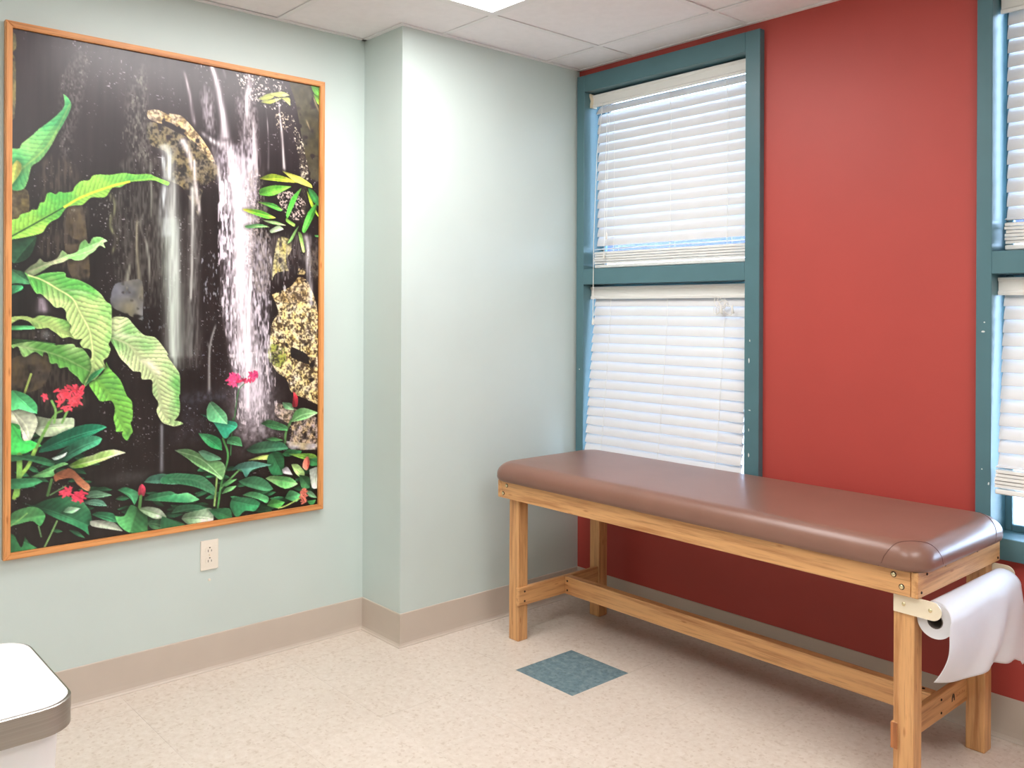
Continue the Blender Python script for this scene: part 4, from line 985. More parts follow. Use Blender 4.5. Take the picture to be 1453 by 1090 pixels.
    ['leaf',(120,178,114),(196,216,180),[(0.477,0.836),(0.521,0.836),(0.556,0.847),(0.596,0.864),(0.636,0.872),(0.65,0.888),(0.637,0.912),(0.61,0.899),(0.552,0.875),(0.517,0.855)],[(0.479,0.837),(0.565,0.861),(0.637,0.907)],2],
    ['leaf',(88,146,110),(120,170,140),[(0.556,0.844),(0.578,0.843),(0.627,0.86),(0.636,0.867),(0.587,0.866)],None,0],
    ['leaf',(48,116,78),(90,150,110),[(0.475,0.885),(0.556,0.895),(0.583,0.905),(0.614,0.928),(0.61,0.944),(0.552,0.922),(0.488,0.909),(0.437,0.904),(0.437,0.891)],[(0.462,0.896),(0.543,0.905),(0.614,0.935)],3],
    ['leaf',(50,114,98),(90,146,130),[(0.673,0.895),(0.696,0.882),(0.748,0.879),(0.82,0.893),(0.748,0.898),(0.724,0.914),(0.706,0.895)],None,0],
    ['leaf',(40,104,70),(66,128,90),[(0.696,0.92),(0.748,0.913),(0.796,0.925),(0.826,0.949),(0.796,0.951),(0.729,0.935)],[(0.701,0.921),(0.821,0.95)],2],
    ['leaf',(76,150,86),(110,180,110),[(0.637,0.924),(0.664,0.915),(0.692,0.915),(0.655,0.928)],None,0],
    ['leaf',(90,160,96),(120,186,120),[(0.637,0.944),(0.655,0.931),(0.69,0.93),(0.673,0.939)],None,0],
    ['leaf',(94,168,96),(150,200,130),[(0.796,0.922),(0.821,0.918),(0.89,0.927),(0.921,0.945),(0.87,0.952)],None,0],
    ['leaf',(126,196,70),(170,214,110),[(0.885,0.872),(0.967,0.876),(0.993,0.883),(1.012,0.899),(0.946,0.889)],None,0],
    ['leaf',(60,140,80),(80,160,100),[(0.957,0.889),(0.999,0.889),(1.012,0.907),(0.972,0.906)],None,0],
    ['leaf',(140,204,96),(180,220,140),[(0.895,0.897),(0.921,0.899),(0.947,0.919),(0.941,0.934),(0.911,0.919)],None,0],
    ['leaf',(190,200,190),(160,190,150),[(0.967,0.915),(1.014,0.912),(1.014,0.955),(0.978,0.959)],None,0],
    ['leaf',(210,206,214),(190,186,190),[(0.86,0.906),(0.88,0.902),(0.9,0.922),(0.865,0.916)],None,0],
    ['leaf',(50,130,84),(80,156,110),[(0.669,0.964),(0.683,0.955),(0.748,0.963),(0.777,0.977),(0.758,0.993),(0.72,0.989),(0.692,1.001),(0.669,0.979)],[(0.674,0.962),(0.72,0.975),(0.768,0.982)],2],
    ['leaf',(60,150,90),(90,170,110),[(0.711,0.953),(0.748,0.948),(0.806,0.965),(0.801,0.979),(0.768,0.967)],None,0],
    ['leaf',(50,112,78),(76,140,98),[(0.467,0.97),(0.492,0.956),(0.548,0.959),(0.592,0.971),(0.566,0.974),(0.505,0.971)],None,0],
    ['leaf',(142,186,142),(206,220,200),[(0.501,0.985),(0.514,0.975),(0.566,0.972),(0.601,0.972),(0.61,0.996),(0.592,1.005),(0.535,1.005)],None,0],
    ['leaf',(44,104,68),(70,130,90),[(0.438,0.973),(0.463,0.981),(0.501,0.993),(0.523,1.004),(0.438,1)],None,0],
    ['leaf',(46,110,70),(70,134,90),[(0.592,0.974),(0.664,0.978),(0.674,1.002),(0.628,1)],None,0],
    ['leaf',(74,158,76),(110,184,100),[(0.802,0.985),(0.821,0.972),(0.871,0.983),(0.846,0.995)],None,0],
    ['leaf',(22,56,38),(36,76,50),[(0.758,0.993),(0.787,0.987),(0.821,0.996),(0.807,1.007)],None,0],
    ['leaf',(54,132,84),(80,156,100),[(0.871,0.974),(0.891,0.957),(0.931,0.97),(0.916,0.987)],None,0],
    ['leaf',(150,196,156),(110,170,120),[(0.952,0.963),(0.978,0.968),(0.999,0.985),(0.968,0.979)],None,0],
    ['leaf',(60,140,80),(90,170,100),[(0.957,0.988),(0.994,0.989),(0.978,1.002)],None,0],
    ['leaf',(40,80,50),(60,110,70),[(0.926,0.924),(0.967,0.933),(0.968,0.958),(0.936,0.955)],None,0],
    ['line',(170,196,110),1,[(0.932,0.979),(0.876,0.992),(0.846,0.995)],0.0042,0.0042,0],
    ['leaf',(224,90,76),(236,140,120),[(0.939,0.906),(0.946,0.889),(0.961,0.883),(0.968,0.899),(0.957,0.915)],None,0],
    ['petals',(226,120,100),(0.944,0.974),0.0117,0.0178,26],
    ['line',(110,160,80),1,[(0.138,0.736),(0.121,0.741),(0.103,0.757)],0.0042,0.0042,0],
    ['line',(120,170,90),1,[(0.11,0.715),(0.121,0.735),(0.117,0.758)],0.0058,0.0058,0],
    ['line',(120,170,90),1,[(0.153,0.737),(0.139,0.759)],0.0058,0.0058,0],
    ['petals',(228,58,78),(0.162,0.699),0.0438,0.0108,40],
    ['petals',(232,66,82),(0.162,0.719),0.0396,0.0162,46],
    ['petals',(226,60,80),(0.089,0.708),0.0075,0.0043,5],
    ['petals',(226,60,84),(0.152,0.897),0.0175,0.007,20],
    ['petals',(226,56,84),(0.19,0.909),0.0209,0.0108,26],
    ['petals',(236,62,120),(0.676,0.687),0.025,0.0081,24],
    ['petals',(236,70,120),(0.681,0.698),0.0188,0.007,14],
    ['petals',(236,62,120),(0.749,0.683),0.0167,0.007,18],
    ['petals',(190,40,80),(0.723,0.695),0.0334,0.0027,14],
    ['leaf',(150,200,50),(226,226,80),[(0.769,0.236),(0.815,0.221),(0.89,0.228),(0.921,0.235),(0.84,0.237)],None,0],
    ['leaf',(170,206,60),(230,230,100),[(0.855,0.212),(0.921,0.22),(0.967,0.235),(0.973,0.244),(0.905,0.233)],None,0],
    ['leaf',(60,170,60),(120,200,70),[(0.772,0.259),(0.825,0.247),(0.89,0.246),(0.821,0.271),(0.77,0.273)],None,0],
    ['leaf',(70,170,60),(130,200,80),[(0.931,0.246),(0.911,0.275),(0.876,0.322),(0.871,0.311),(0.891,0.273)],None,0],
    ['leaf',(30,110,60),(60,140,70),[(0.957,0.245),(0.983,0.252),(1.015,0.282),(1.015,0.291),(0.968,0.272)],None,0],
    ['leaf',(210,220,50),(170,206,60),[(0.952,0.251),(0.978,0.281),(1.005,0.316),(0.968,0.287)],None,0],
    ['leaf',(70,170,70),(190,220,90),[(0.763,0.289),(0.821,0.289),(0.856,0.302),(0.841,0.305)],None,0],
    ['leaf',(90,190,60),(226,226,80),[(0.711,0.307),(0.772,0.307),(0.831,0.322),(0.792,0.325),(0.715,0.312)],None,0],
    ['leaf',(60,160,80),(200,220,150),[(0.716,0.345),(0.768,0.339),(0.807,0.344),(0.725,0.35)],None,0],
    ['leaf',(70,160,60),(110,190,80),[(0.994,0.277),(0.984,0.305),(0.947,0.35),(0.934,0.344),(0.957,0.303)],None,0],
    ['leaf',(130,190,80),(160,210,110),[(0.917,0.351),(0.932,0.356),(0.945,0.396),(0.935,0.396)],None,0],
    ['leaf',(90,150,70),(130,180,100),[(0.922,0.335),(0.896,0.37),(0.876,0.38),(0.901,0.352)],None,0],
    ['leaf',(70,180,80),(200,225,180),[(0.807,0.352),(0.841,0.339),(0.861,0.347),(0.816,0.358)],None,0],
    ['leaf',(90,180,70),(150,210,90),[(0.871,0.32),(0.906,0.333),(0.901,0.339),(0.871,0.329)],None,0],
    ['leaf',(90,180,80),(190,220,150),[(0.782,0.33),(0.831,0.33),(0.871,0.338),(0.821,0.337)],None,0],
    ['leaf',(60,150,70),(90,170,90),[(0.984,0.356),(1.016,0.355),(1.016,0.359),(0.989,0.36)],None,0],
    ['leaf',(196,206,90),(220,224,130),[(0.763,0.053),(0.804,0.037),(0.824,0.042),(0.79,0.056)],None,0],
    ['leaf',(196,206,90),(220,224,130),[(0.804,0.037),(0.854,0.028),(0.881,0.033),(0.839,0.042)],None,0],
    ['leaf',(196,206,90),(220,224,130),[(0.771,0.06),(0.824,0.048),(0.854,0.042),(0.809,0.06)],None,0],
    ['leaf',(196,206,90),(220,224,130),[(0.849,0.043),(0.881,0.039),(0.884,0.057),(0.864,0.048)],None,0],
    ['leaf',(80,150,50),(110,180,70),[(0.96,-0.008),(1.01,-0.007),(1.011,0.022),(0.981,0.019)],None,0],
    ['leaf',(70,140,50),(150,190,70),[(0.976,0.02),(1.011,0.025),(1.011,0.047),(0.992,0.04)],None,0],
    ['stream',(170,150,110),0.7,[(0.976,0.026),(0.992,0.049),(1.011,0.072)],0.0042,0.0058,0.2],
    ['stream',(190,165,130),0.6,[(0.948,0.084),(0.964,0.107)],0.005,0.0033,0.2]]

NPX, NPY = 470, 710
PW, PH = PY1 - PY0 - 2 * fw, PZ1 - PZ0 - 2 * fw
rng = np.random.default_rng(11)

def vnoise(nx, ny, seed):
    """smooth value noise over the print with nx by ny cells"""
    g_ = np.random.default_rng(seed).random((ny + 2, nx + 2))
    fx = np.linspace(0, nx, NPX); fy = np.linspace(0, ny, NPY)
    ix, iy = fx.astype(int), fy.astype(int)
    tx, ty = fx - ix, fy - iy
    tx, ty = tx * tx * (3 - 2 * tx), ty * ty * (3 - 2 * ty)
    a = g_[iy][:, ix] * (1 - tx) + g_[iy][:, ix + 1] * tx
    b = g_[iy + 1][:, ix] * (1 - tx) + g_[iy + 1][:, ix + 1] * tx
    return a * (1 - ty)[:, None] + b * ty[:, None]

def fbm(nx, ny, seed, octs=3):
    s, w, t = 0, 1.0, 0
    for k in range(octs):
        s = s + w * vnoise(min(nx * 2 ** k, NPX), min(ny * 2 ** k, NPY), seed + k)
        t += w
        w *= 0.55
    return s / t

UU, VV = np.meshgrid((np.arange(NPX) + .5) / NPX, (np.arange(NPY) + .5) / NPY)
AX, AY = UU * PW, VV * PH                       # metres on the print
def C3(c):
    return np.array(c, float) / 255
img = np.zeros((NPY, NPX, 3))
n_v = fbm(70, 10, 21)                            # wet vertical streaks
n_b = fbm(14, 20, 31, 4)
n_f = fbm(120, 180, 41, 2)
n_f2 = fbm(200, 300, 47, 1)
img[:] = C3((27, 22, 22))
img *= (0.55 + 0.6 * n_v + 0.35 * n_b)[..., None]
img += (C3((22, 16, 22)) * np.clip(1 - VV / 0.33, 0, 1)[..., None])  # purple glare haze painted into the top third of the print
sp_ = np.clip((n_f2 - 0.86) / 0.1, 0, 1) * np.clip((n_b - 0.5) * 6, 0, 1)
img += sp_[..., None] * C3((120, 120, 125))

def smooth_closed(pts, n=4):
    """closed curve through the points, keeping sharp tips sharp"""
    P = np.array(pts); out = []
    m_ = len(P)
    T = np.zeros_like(P)
    for k in range(m_):
        a, b = P[k] - P[k - 1], P[(k + 1) % m_] - P[k]
        ca_ = a @ b / (np.hypot(*a) * np.hypot(*b) + 1e-9)
        T[k] = (a + b) / 2 * (0.0 if ca_ < -0.1 else 0.9)
    for k in range(m_):
        b, c, tb, tc = P[k], P[(k + 1) % m_], T[k], T[(k + 1) % m_]
        for q in range(n):
            t = q / n
            out.append((2 * t ** 3 - 3 * t ** 2 + 1) * b + (t ** 3 - 2 * t ** 2 + t) * tb + (3 * t ** 2 - 2 * t ** 3) * c + (t ** 3 - t ** 2) * tc)
    return np.array(out)

def smooth_open(pts, n=6):
    P = np.array(pts)
    P = np.vstack([2 * P[0] - P[1], P, 2 * P[-1] - P[-2]])
    out = []
    for k in range(1, len(P) - 2):
        a, b, c, d = P[k - 1], P[k], P[k + 1], P[k + 2]
        for s in range(n):
            t = s / n
            out.append(0.5 * (2 * b + (c - a) * t + (2 * a - 5 * b + 4 * c - d) * t ** 2 + (3 * b - a - 3 * c + d) * t ** 3))
    out.append(P[-2])
    return np.array(out)

def window(P, pad=0.01):
    x0 = max(0, int((P[:, 0].min() - pad) * NPX)); x1 = min(NPX, int((P[:, 0].max() + pad) * NPX) + 2)
    y0_ = max(0, int((P[:, 1].min() - pad) * NPY)); y1_ = min(NPY, int((P[:, 1].max() + pad) * NPY) + 2)
    return slice(y0_, max(y1_, y0_ + 1)), slice(x0, max(x1, x0 + 1))

def inside(P, win):
    """coverage 0..1 of a polygon, two samples each way"""
    acc = 0
    for dx in (-.25, .25):
        for dy in (-.25, .25):
            x, y = UU[win] + dx / NPX, VV[win] + dy / NPY
            ins = np.zeros(x.shape, bool)
            xj, yj = P[-1]
            for xi, yi in P:
                if yi != yj:
                    c = ((yi > y) != (yj > y)) & (x < (xj - xi) * (y - yi) / (yj - yi) + xi)
                    ins ^= c
                xj, yj = xi, yi
            acc = acc + ins
    return acc / 4.0

def along(P, win):
    """distance in metres to a polyline and the length along it, plus the side"""
    best = None
    x, y = AX[win], AY[win]
    Q = P * np.array([PW, PH])
    s0 = 0.0
    for a, b in zip(Q[:-1], Q[1:]):
        d = b - a
        L = max(1e-6, np.hypot(*d))
        t = np.clip(((x - a[0]) * d[0] + (y - a[1]) * d[1]) / L ** 2, 0, 1)
        dist = np.hypot(x - a[0] - t * d[0], y - a[1] - t * d[1])
        s = s0 + t * L
        if best is None:
            best, pos = dist, s
        else:
            mk = dist < best
            best, pos = np.where(mk, dist, best), np.where(mk, s, pos)
        s0 += L
    return best, pos, s0

def blend(win, alpha, col):
    a = alpha[..., None]
    img[win] = img[win] * (1 - a) + a * col

for si, S_ in enumerate(PRINT_SHAPES):
    kind = S_[0]
    if kind == 'rock':
        _, c1, c2, pts, con, sc = S_
        P = smooth_closed(pts)
        win = window(P)
        n1 = 0.45 * fbm(int(sc * 2.6), int(sc * 3.2), 100 + si, 2)[win] + 0.30 * fbm(int(sc * 0.8), int(sc * 1.1), 140 + si, 2)[win] + 0.25 * (1 - 2 * np.abs(fbm(int(sc * 1.3), int(sc * 2.0), 60 + si, 2)[win] - 0.5))
        n1 = n1 - 0.05
        hue = fbm(int(sc * 0.7), int(sc), 160 + si, 2)[win][..., None]
        edge = fbm(40, 60, 300 + si, 2)[win]
        a = inside(P, win)
        a = a * np.clip((edge - 0.18) * 7, 0, 1)
        t = np.clip((n1 - 0.5) * 3.4 * con + 0.5, 0, 1)[..., None]
        blend(win, a, (C3(c2) * (1 - t) + C3(c1) * t) * (1 + (hue - 0.5) * np.array([0.1, 0.0, -0.5])))
    elif kind in ('stream', 'line'):
        _, c, al, pts, w0, w1, grain = S_
        P = smooth_open(pts)
        win = window(P, 0.08)
        d, s, L = along(P, win)
        w = (w0 + (w1 - w0) * s / L) * PW * (0.5 if kind == 'line' else 0.72)
        if kind == 'line':
            a = np.clip((w * 1.15 - d) / (0.0024) + 0.5, 0, 1)
            sh_ = 0.85 + 0.3 * n_f[win]
            blend(win, a, C3(c) * sh_[..., None])
        else:
            a = np.exp(-(d / np.maximum(w, 1e-4)) ** 2 * 1.1)
            st_ = fbm(150, 18, 500 + si, 2)[win]
            a = a * (1 - grain + grain * np.clip((st_ - 0.34) * 3.2, 0, 1.3))
            a = np.clip(a * al * 1.25, 0, 1) * np.clip((L - s) / 0.02 + 0.25, 0, 1) * np.clip(s / 0.015 + 0.25, 0, 1)
            blend(win, a, C3(c) * np.ones(a.shape + (3,)))
    elif kind == 'veil':
        _, c, al, pts, grain, st = S_
        P = smooth_closed(pts)
        win = window(P, 0.05)
        d, s, L = along(np.vstack([P, P[:1]]), win)
        ins = inside(P, win)
        a = np.where(ins > 0.5, 1.0, 0.0) * np.clip(d / 0.02, 0, 1)
        st_ = 0.5 * fbm(160, max(8, int(240 / st)), 500 + si, 2)[win] + 0.5 * fbm(230, max(20, int(340 / st * 2)), 560 + si, 1)[win]
        a = a * al * (1 - grain + grain * np.clip((st_ - 0.36) * 4.0, 0, 1.4))
        blend(win, np.clip(a, 0, 1), C3(c))
    elif kind == 'haze':
        _, c, al, (u, v), rx_, ry_, spk = S_
        r2 = ((UU - u) / rx_) ** 2 + ((VV - v) / ry_) ** 2
        a = al * np.exp(-r2 * 1.2)
        a = a * (1 - spk + spk * np.clip((fbm(90, 110, 700 + si, 3) - 0.25) * 2.0, 0, 1.2))
        blend((slice(None), slice(None)), np.clip(a, 0, 1), C3(c))
    elif kind == 'spark':
        _, c, al, pts, dens, st = S_
        P = smooth_closed(pts)
        win = window(P)
        n1 = fbm(190, max(20, int(290 / st)), 900 + si, 2)[win]
        sf = fbm(24, 36, 950 + si, 2)[win]
        thr = 0.80 - dens * 0.62 + (0.5 - sf) * 0.25
        a = inside(P, win) * np.clip((n1 - thr) * 7, 0, 1) * al
        blend(win, a, C3(c))
    elif kind == 'petals':
        _, c, (u, v), rx_, ry_, n_ = S_
        for k in range(n_):
            a_ = rng.uniform(0, 6.283); q = math.sqrt(rng.random())
            pu, pv = u + rx_ * q * math.cos(a_), v + ry_ * q * math.sin(a_)
            b_ = rng.uniform(0, 6.283)
            lu, lv = 0.0105, 0.0034
            P = np.array([[pu + (lu * math.cos(t) * math.cos(b_) - lv * math.sin(t) * math.sin(b_)),
                           pv + (lu * math.cos(t) * math.sin(b_) + lv * math.sin(t) * math.cos(b_)) * PW / PH] for t in np.linspace(0, 6.28, 9)[:-1]])
            if P.min() < 0.003 or P.max() > 0.997:
                continue
            win = window(P)
            blend(win, inside(P, win), np.clip(C3(c) * rng.uniform(0.72, 1.12) + rng.uniform(0, 0.10), 0, 1))
    else:
        _, c1, c2, pts, rib, veins = S_
        P = smooth_closed(pts)
        win = window(P, 0.03)
        a = inside(P, win)
        d2, _s, _l = along(np.vstack([P, P[:1]]), win)
        # the photographed leaf stands dark against what is behind it
        img[win] *= (1 - 0.30 * np.exp(-(d2 / 0.009) ** 2) * (1 - a))[..., None]
        n1 = 0.7 * fbm(9, 13, 1300 + si, 3)[win] + 0.3 * n_b[win]
        big = bool(rib) and veins >= 3
        if not rib:
            Q = P * np.array([PW, PH])
            cen = Q.mean(0)
            ev = np.linalg.svd(Q - cen, full_matrices=False)[2][0]
            pr_ = (Q - cen) @ ev
            rib = [tuple(P[pr_.argmin()]), tuple(cen / np.array([PW, PH])), tuple(P[pr_.argmax()])]
        RB = smooth_open(rib)
        d, s, L = along(RB, win)
        t = np.clip((n1 - 0.5) * 4.2 + 0.46, 0, 1)
        # which side of the midrib: one half faces the light more
        e0, e1 = RB[0] * np.array([PW, PH]), RB[-1] * np.array([PW, PH])
        side = np.sign((e1[0] - e0[0]) * (AY[win] - e0[1]) - (e1[1] - e0[1]) * (AX[win] - e0[0]))
        if not big:
            sh_ = 1.0 + 0.17 * side * np.clip(d / 0.004, 0, 1) + 0.035 * np.sin((s - d * 0.6) * 2 * math.pi / 0.017 + si) * np.clip(d / 0.006, 0, 1)
            sh_ = sh_ * (0.66 + 0.62 * np.clip(s / max(L, 1e-3), 0, 1)) * (0.7 + 0.6 * n_b[win])
            t = np.clip(t + 0.55 * np.exp(-(d / 0.0018) ** 2), 0, 1)
        else:
            lam = 0.020 + 0.004 * math.sin(si)
            wob_ = 0.006 * (n_f[win] - 0.5)
            ph = (s - d * 0.85 + wob_) * 2 * math.pi / lam
            rid = np.sin(ph) + 0.45 * np.sin(2 * ph + 0.8)
            sh_ = 0.90 + 0.14 * np.clip(d / 0.05, 0, 1) + 0.016 * veins * rid * np.clip(0.4 + 1.2 * n1, 0, 1.3) * np.clip(d / 0.010, 0, 1) + 0.06 * side
            t = np.clip(t + 0.05 * rid + 0.6 * np.exp(-(d / 0.0028) ** 2), 0, 1)
        t = np.clip(t + 0.22 * np.exp(-(d2 / 0.0035) ** 2), 0, 1)
        sh_ = sh_ * (0.90 + 0.20 * n_f[win])
        col_ = (C3(c1) * (1 - t[..., None]) + C3(c2) * t[..., None]) * sh_[..., None]
        blend(win, a, col_)
img = np.clip(img, 0, 1)
lin = np.where(img <= 0.04045, img / 12.92, ((img + 0.055) / 1.055) ** 2.4)
lin = np.clip(lin * 1.28 - 0.003, 0.002, 0.95)
# sheet of the print, one vertex for each dot
ys = PY0 + fw + UU * PW - pcx
zs = PZ1 - fw - VV * PH - pcz
co = np.stack([np.full(ys.shape, 0.012), ys, zs], -1).reshape(-1, 3)
idx = np.arange(NPX * NPY).reshape(NPY, NPX)
quads = np.stack([idx[:-1, :-1], idx[1:, :-1], idx[1:, 1:], idx[:-1, 1:]], -1).reshape(-1, 4)
me = bpy.data.meshes.new('print')
me.vertices.add(len(co)); me.vertices.foreach_set('co', co.ravel())
me.loops.add(quads.size); me.loops.foreach_set('vertex_index', quads.ravel())
me.polygons.add(len(quads))
me.polygons.foreach_set('loop_start', np.arange(0, quads.size, 4))
me.polygons.foreach_set('loop_total', np.full(len(quads), 4))
me.update(calc_edges=True)
ca = me.color_attributes.new('ink', 'FLOAT_COLOR', 'POINT')
ca.data.foreach_set('color', np.concatenate([lin.reshape(-1, 3), np.ones((NPX * NPY, 1))], 1).astype(np.float32).ravel())
m, nt, b = new_mat('printed_photo')
at_ = nt.nodes.new('ShaderNodeAttribute')
at_.attribute_name = 'ink'
nt.links.new(at_.outputs['Color'], b.inputs['Base Color'])
b.inputs['Roughness'].default_value = 0.31
b.inputs['Specular IOR Level'].default_value = 0.6
link('print', me, m, pic)
box('backing_board', SLOT, pic, 0.002, 0.0105, PY0 + .01 - pcx, PY1 - .01 - pcx, PZ0 + .01 - pcz, PZ1 - .01 - pcz)


# ------------------------------------------------------------------ wall outlet under the picture
oy, oz = -1.723, 0.443
ol = empty('wall_outlet', (LW, oy, oz))
box('cover_plate', IVORY, ol, 0.0, 0.006, -0.035, 0.035, -0.0565, 0.0565, 0.0025, 2)
for s in (1, -1):
    bm = bmesh.new()
    poly = []
    for k in range(24):
        a = 2 * math.pi * k / 24
        y, z = 0.0172 * math.cos(a), 0.0172 * math.sin(a)
        poly.append((y, max(-0.0135, min(0.0135, z)) + s * 0.0195))
    add_prism(bm, poly, 0, 0.004, 0.0075)
    rc = obj('receptacle', bm, IVORY, ol)
    for dy, hh in ((-0.0065, 0.0045), (0.0065, 0.0038)):
        box('slot', SLOT, rc, 0.0070, 0.0078, dy - .0011, dy + .0011, s * .0195 - .003 - hh, s * .0195 - .003 + hh)
    bm = bmesh.new()
    add_tube(bm, [(0.0070, 0, s * .0195 + .0085), (0.0078, 0, s * .0195 + .0085)], 0.0026, 10)
    obj('slot', bm, SLOT, rc)
screw(ol, (0.0075, 0, 0), 1, 0.003, CREAM, 0.0015)
tag(ol, 'ivory duplex wall outlet below the framed waterfall picture', 'outlet')
bm = bmesh.new()
add_tube(bm, [(LW - .002, -1.722, .347), (LW + .003, -1.722, .347), (LW + .004, -1.722, .347)], [.005, .005, .003], 10)
tag(obj('wall_plug', bm, IVORY, None, True), 'tiny white plug in the mint wall just under the outlet', 'wall plug')

# ------------------------------------------------------------------ treatment table
tb = empty('treatment_table', (1.05, -0.35, 0))
tcx, tcy = 1.05, -0.35
def tbx(name, mat, x0, x1, y0, y1, z0, z1, bev=0.003, par=None, seg=2):
    return box(name, mat, par or tb, x0 - tcx, x1 - tcx, y0 - tcy, y1 - tcy, z0, z1, bev, seg)
AZ0, AZ1 = 0.592, 0.664
fa = tbx('apron', WOOD_X, .186, 1.914, -.656, -.636, AZ0, AZ1)
ra = tbx('apron', WOOD_X, .186, 1.914, -.085, -.065, AZ0, AZ1)
le = tbx('end_rail', WOOD_Y, .165, .185, -.656, -.065, AZ0, AZ1)
re_ = tbx('end_rail', WOOD_Y, 1.915, 1.935, -.656, -.065, AZ0, AZ1)
legs = []
for x0, y0 in ((.216, -.636), (1.857, -.636), (.232, -.160), (1.868, -.160)):
    yy1 = y0 + .055
    l = tbx('leg', WOOD_Z, x0, x0 + .058, y0, yy1, 0.0, .640, 0.004)
    legs.append(l)
# upper cross braces hidden under the pad keep the rear legs on the frame
tbx('brace', WOOD_Y, .215, .290, -.104, -.086, .602, .655, 0.002)
tbx('brace', WOOD_Y, 1.868, 1.914, -.104, -.086, .602, .655, 0.002)
# low side boards let into the legs and the long stretcher between them
def side_board(x0, x1):
    return tbx('side_stretcher', WOOD_Y, x0, x1, -.638, -.103, .150, .226, 0.003)
sl = side_board(.264, .284)
sr = side_board(1.852, 1.872)
tbx('end_grain', END_GRAIN, 1.8525, 1.8715, -.640, -.637, .1515, .2245, 0.0005, sr, 1)
tbx('end_grain', WOOD_Y, .2645, .2835, -.640, -.637, .1515, .2245, 0.0005, sl, 1)
st = tbx('long_stretcher', WOOD_X, .284, 1.852, -.372, -.334, .150, .226, 0.003)
# screws
def ts(x, y, z, ax, r, mat, par):
    screw(par, (x - tcx, y - tcy, z), ax, r, mat)
for x, z in ((.200, .612), (.222, .647), (1.867, .647), (1.890, .617)):
    w_ = screw(fa, (x - tcx, -.656 - tcy, z), -2, .0085, DARK_STEEL, 0.0015, 'washer')
    ts(x, -.6572, z, -2, .0062, BRASS, fa)
for y, z in ((-.635, .607), (-.085, .604), (-.60, .652), (-.48, .655), (-.25, .655)):
    ts(1.935, y, z, 1, .004, DARK_STEEL, re_)
for z in (.168, .208):
    ts(.284, -.608, z, 1, .0045, DARK_STEEL, sl)
    ts(.300, -.372, z, -2, .0045, DARK_STEEL, st)
    ts(1.872, -.35, z, 1, .004, DARK_STEEL, sr)
ts(1.820, -.353, .226, 3, .005, DARK_STEEL, st)
# burnt-in maker's mark on the right side board: a small arch and a faint line of script
bm = bmesh.new()
arch = []
for k in range(13):
    a = math.pi * k / 12
    arch.append((-.262 - tcy + .0115 * math.cos(a), .186 + .016 * math.sin(a)))
inner = [(-.262 - tcy + .004 * math.cos(math.pi * k / 8), .180 + .010 * math.sin(math.pi * k / 8)) for k in range(8, -1, -1)]
poly = [(-.262 - tcy + .0115, .178)] + arch + [(-.262 - tcy - .0115, .178)] + inner
add_prism(bm, poly, 0, 1.8715 - tcx, 1.8724 - tcx)
obj('brand_mark', bm, DARK_STEEL, sr)
bm = bmesh.new()
yy = -.240
for k in range(9):
    h = .006 if k % 3 else .010
    add_box(bm, 1.8715 - tcx, 1.8722 - tcx, yy - tcy, yy - tcy + .0035, .184, .184 + h)
    yy += .0075
obj('brand_script', bm, END_GRAIN, sr)

# pad
def rounded_loop(x0, x1, y0, y1, r, n=8):
    pts = []
    for cx, cy, a0_ in ((x1 - r, y1 - r, 0), (x0 + r, y1 - r, 90), (x0 + r, y0 + r, 180), (x1 - r, y0 + r, 270)):
        for k in range(n + 1):
            a = math.radians(a0_ + 90 * k / n)
            pts.append((cx + r * math.cos(a), cy + r * math.sin(a)))
    return pts
PX0, PX1, PYA, PYB = .140, 1.962, -.678, -.058
def pad_r(ins):
    return max(0.03, 0.070 - ins * 0.25)
prof = [(0.022, .6645), (0.010, .664), (0.003, .670), (0.0, .680)]
for k in range(1, 10):
    a = math.radians(90 * k / 9)
    prof.append((0.052 * (1 - math.cos(a)), .688 + .054 * math.sin(a)))
prof += [(0.09, .7432), (0.14, .7442), (0.22, .7448)]
def pad_loop(inset):
    r = pad_r(inset)
    return rounded_loop(PX0 + inset, PX1 - inset, PYA + inset, PYB - inset, r, 8)
bm = bmesh.new()
loops = []
for ins, z in prof:
    # straight runs are subdivided so the upholstery can undulate
    L_ = pad_loop(ins)
    pts = []
    m_ = len(L_)
    for k in range(m_):
        p, q = Vector(L_[k]), Vector(L_[(k + 1) % m_])
        pts.append(p)
        if (q - p).length > 0.1:
            nn = 24 if (q - p).length > 1 else 8
            for s in range(1, nn):
                pts.append(p.lerp(q, s / nn))
    ring = []
    for p in pts:
        w = 0.0
        ring.append(bm.verts.new((p.x - tcx, p.y - tcy, z + (w if ins > 0.03 else 0))))
    loops.append(ring)
for A, B in zip(loops, loops[1:]):
    n = len(A)
    for k in range(n):
        bm.faces.new((A[k], A[(k + 1) % n], B[(k + 1) % n], B[k]))
bm.faces.new(loops[-1])
bm.faces.new(loops[0][::-1])
pad = obj('padded_top', bm, PAD, tb, True)
for p in pad.data.polygons:
    p.use_smooth = True
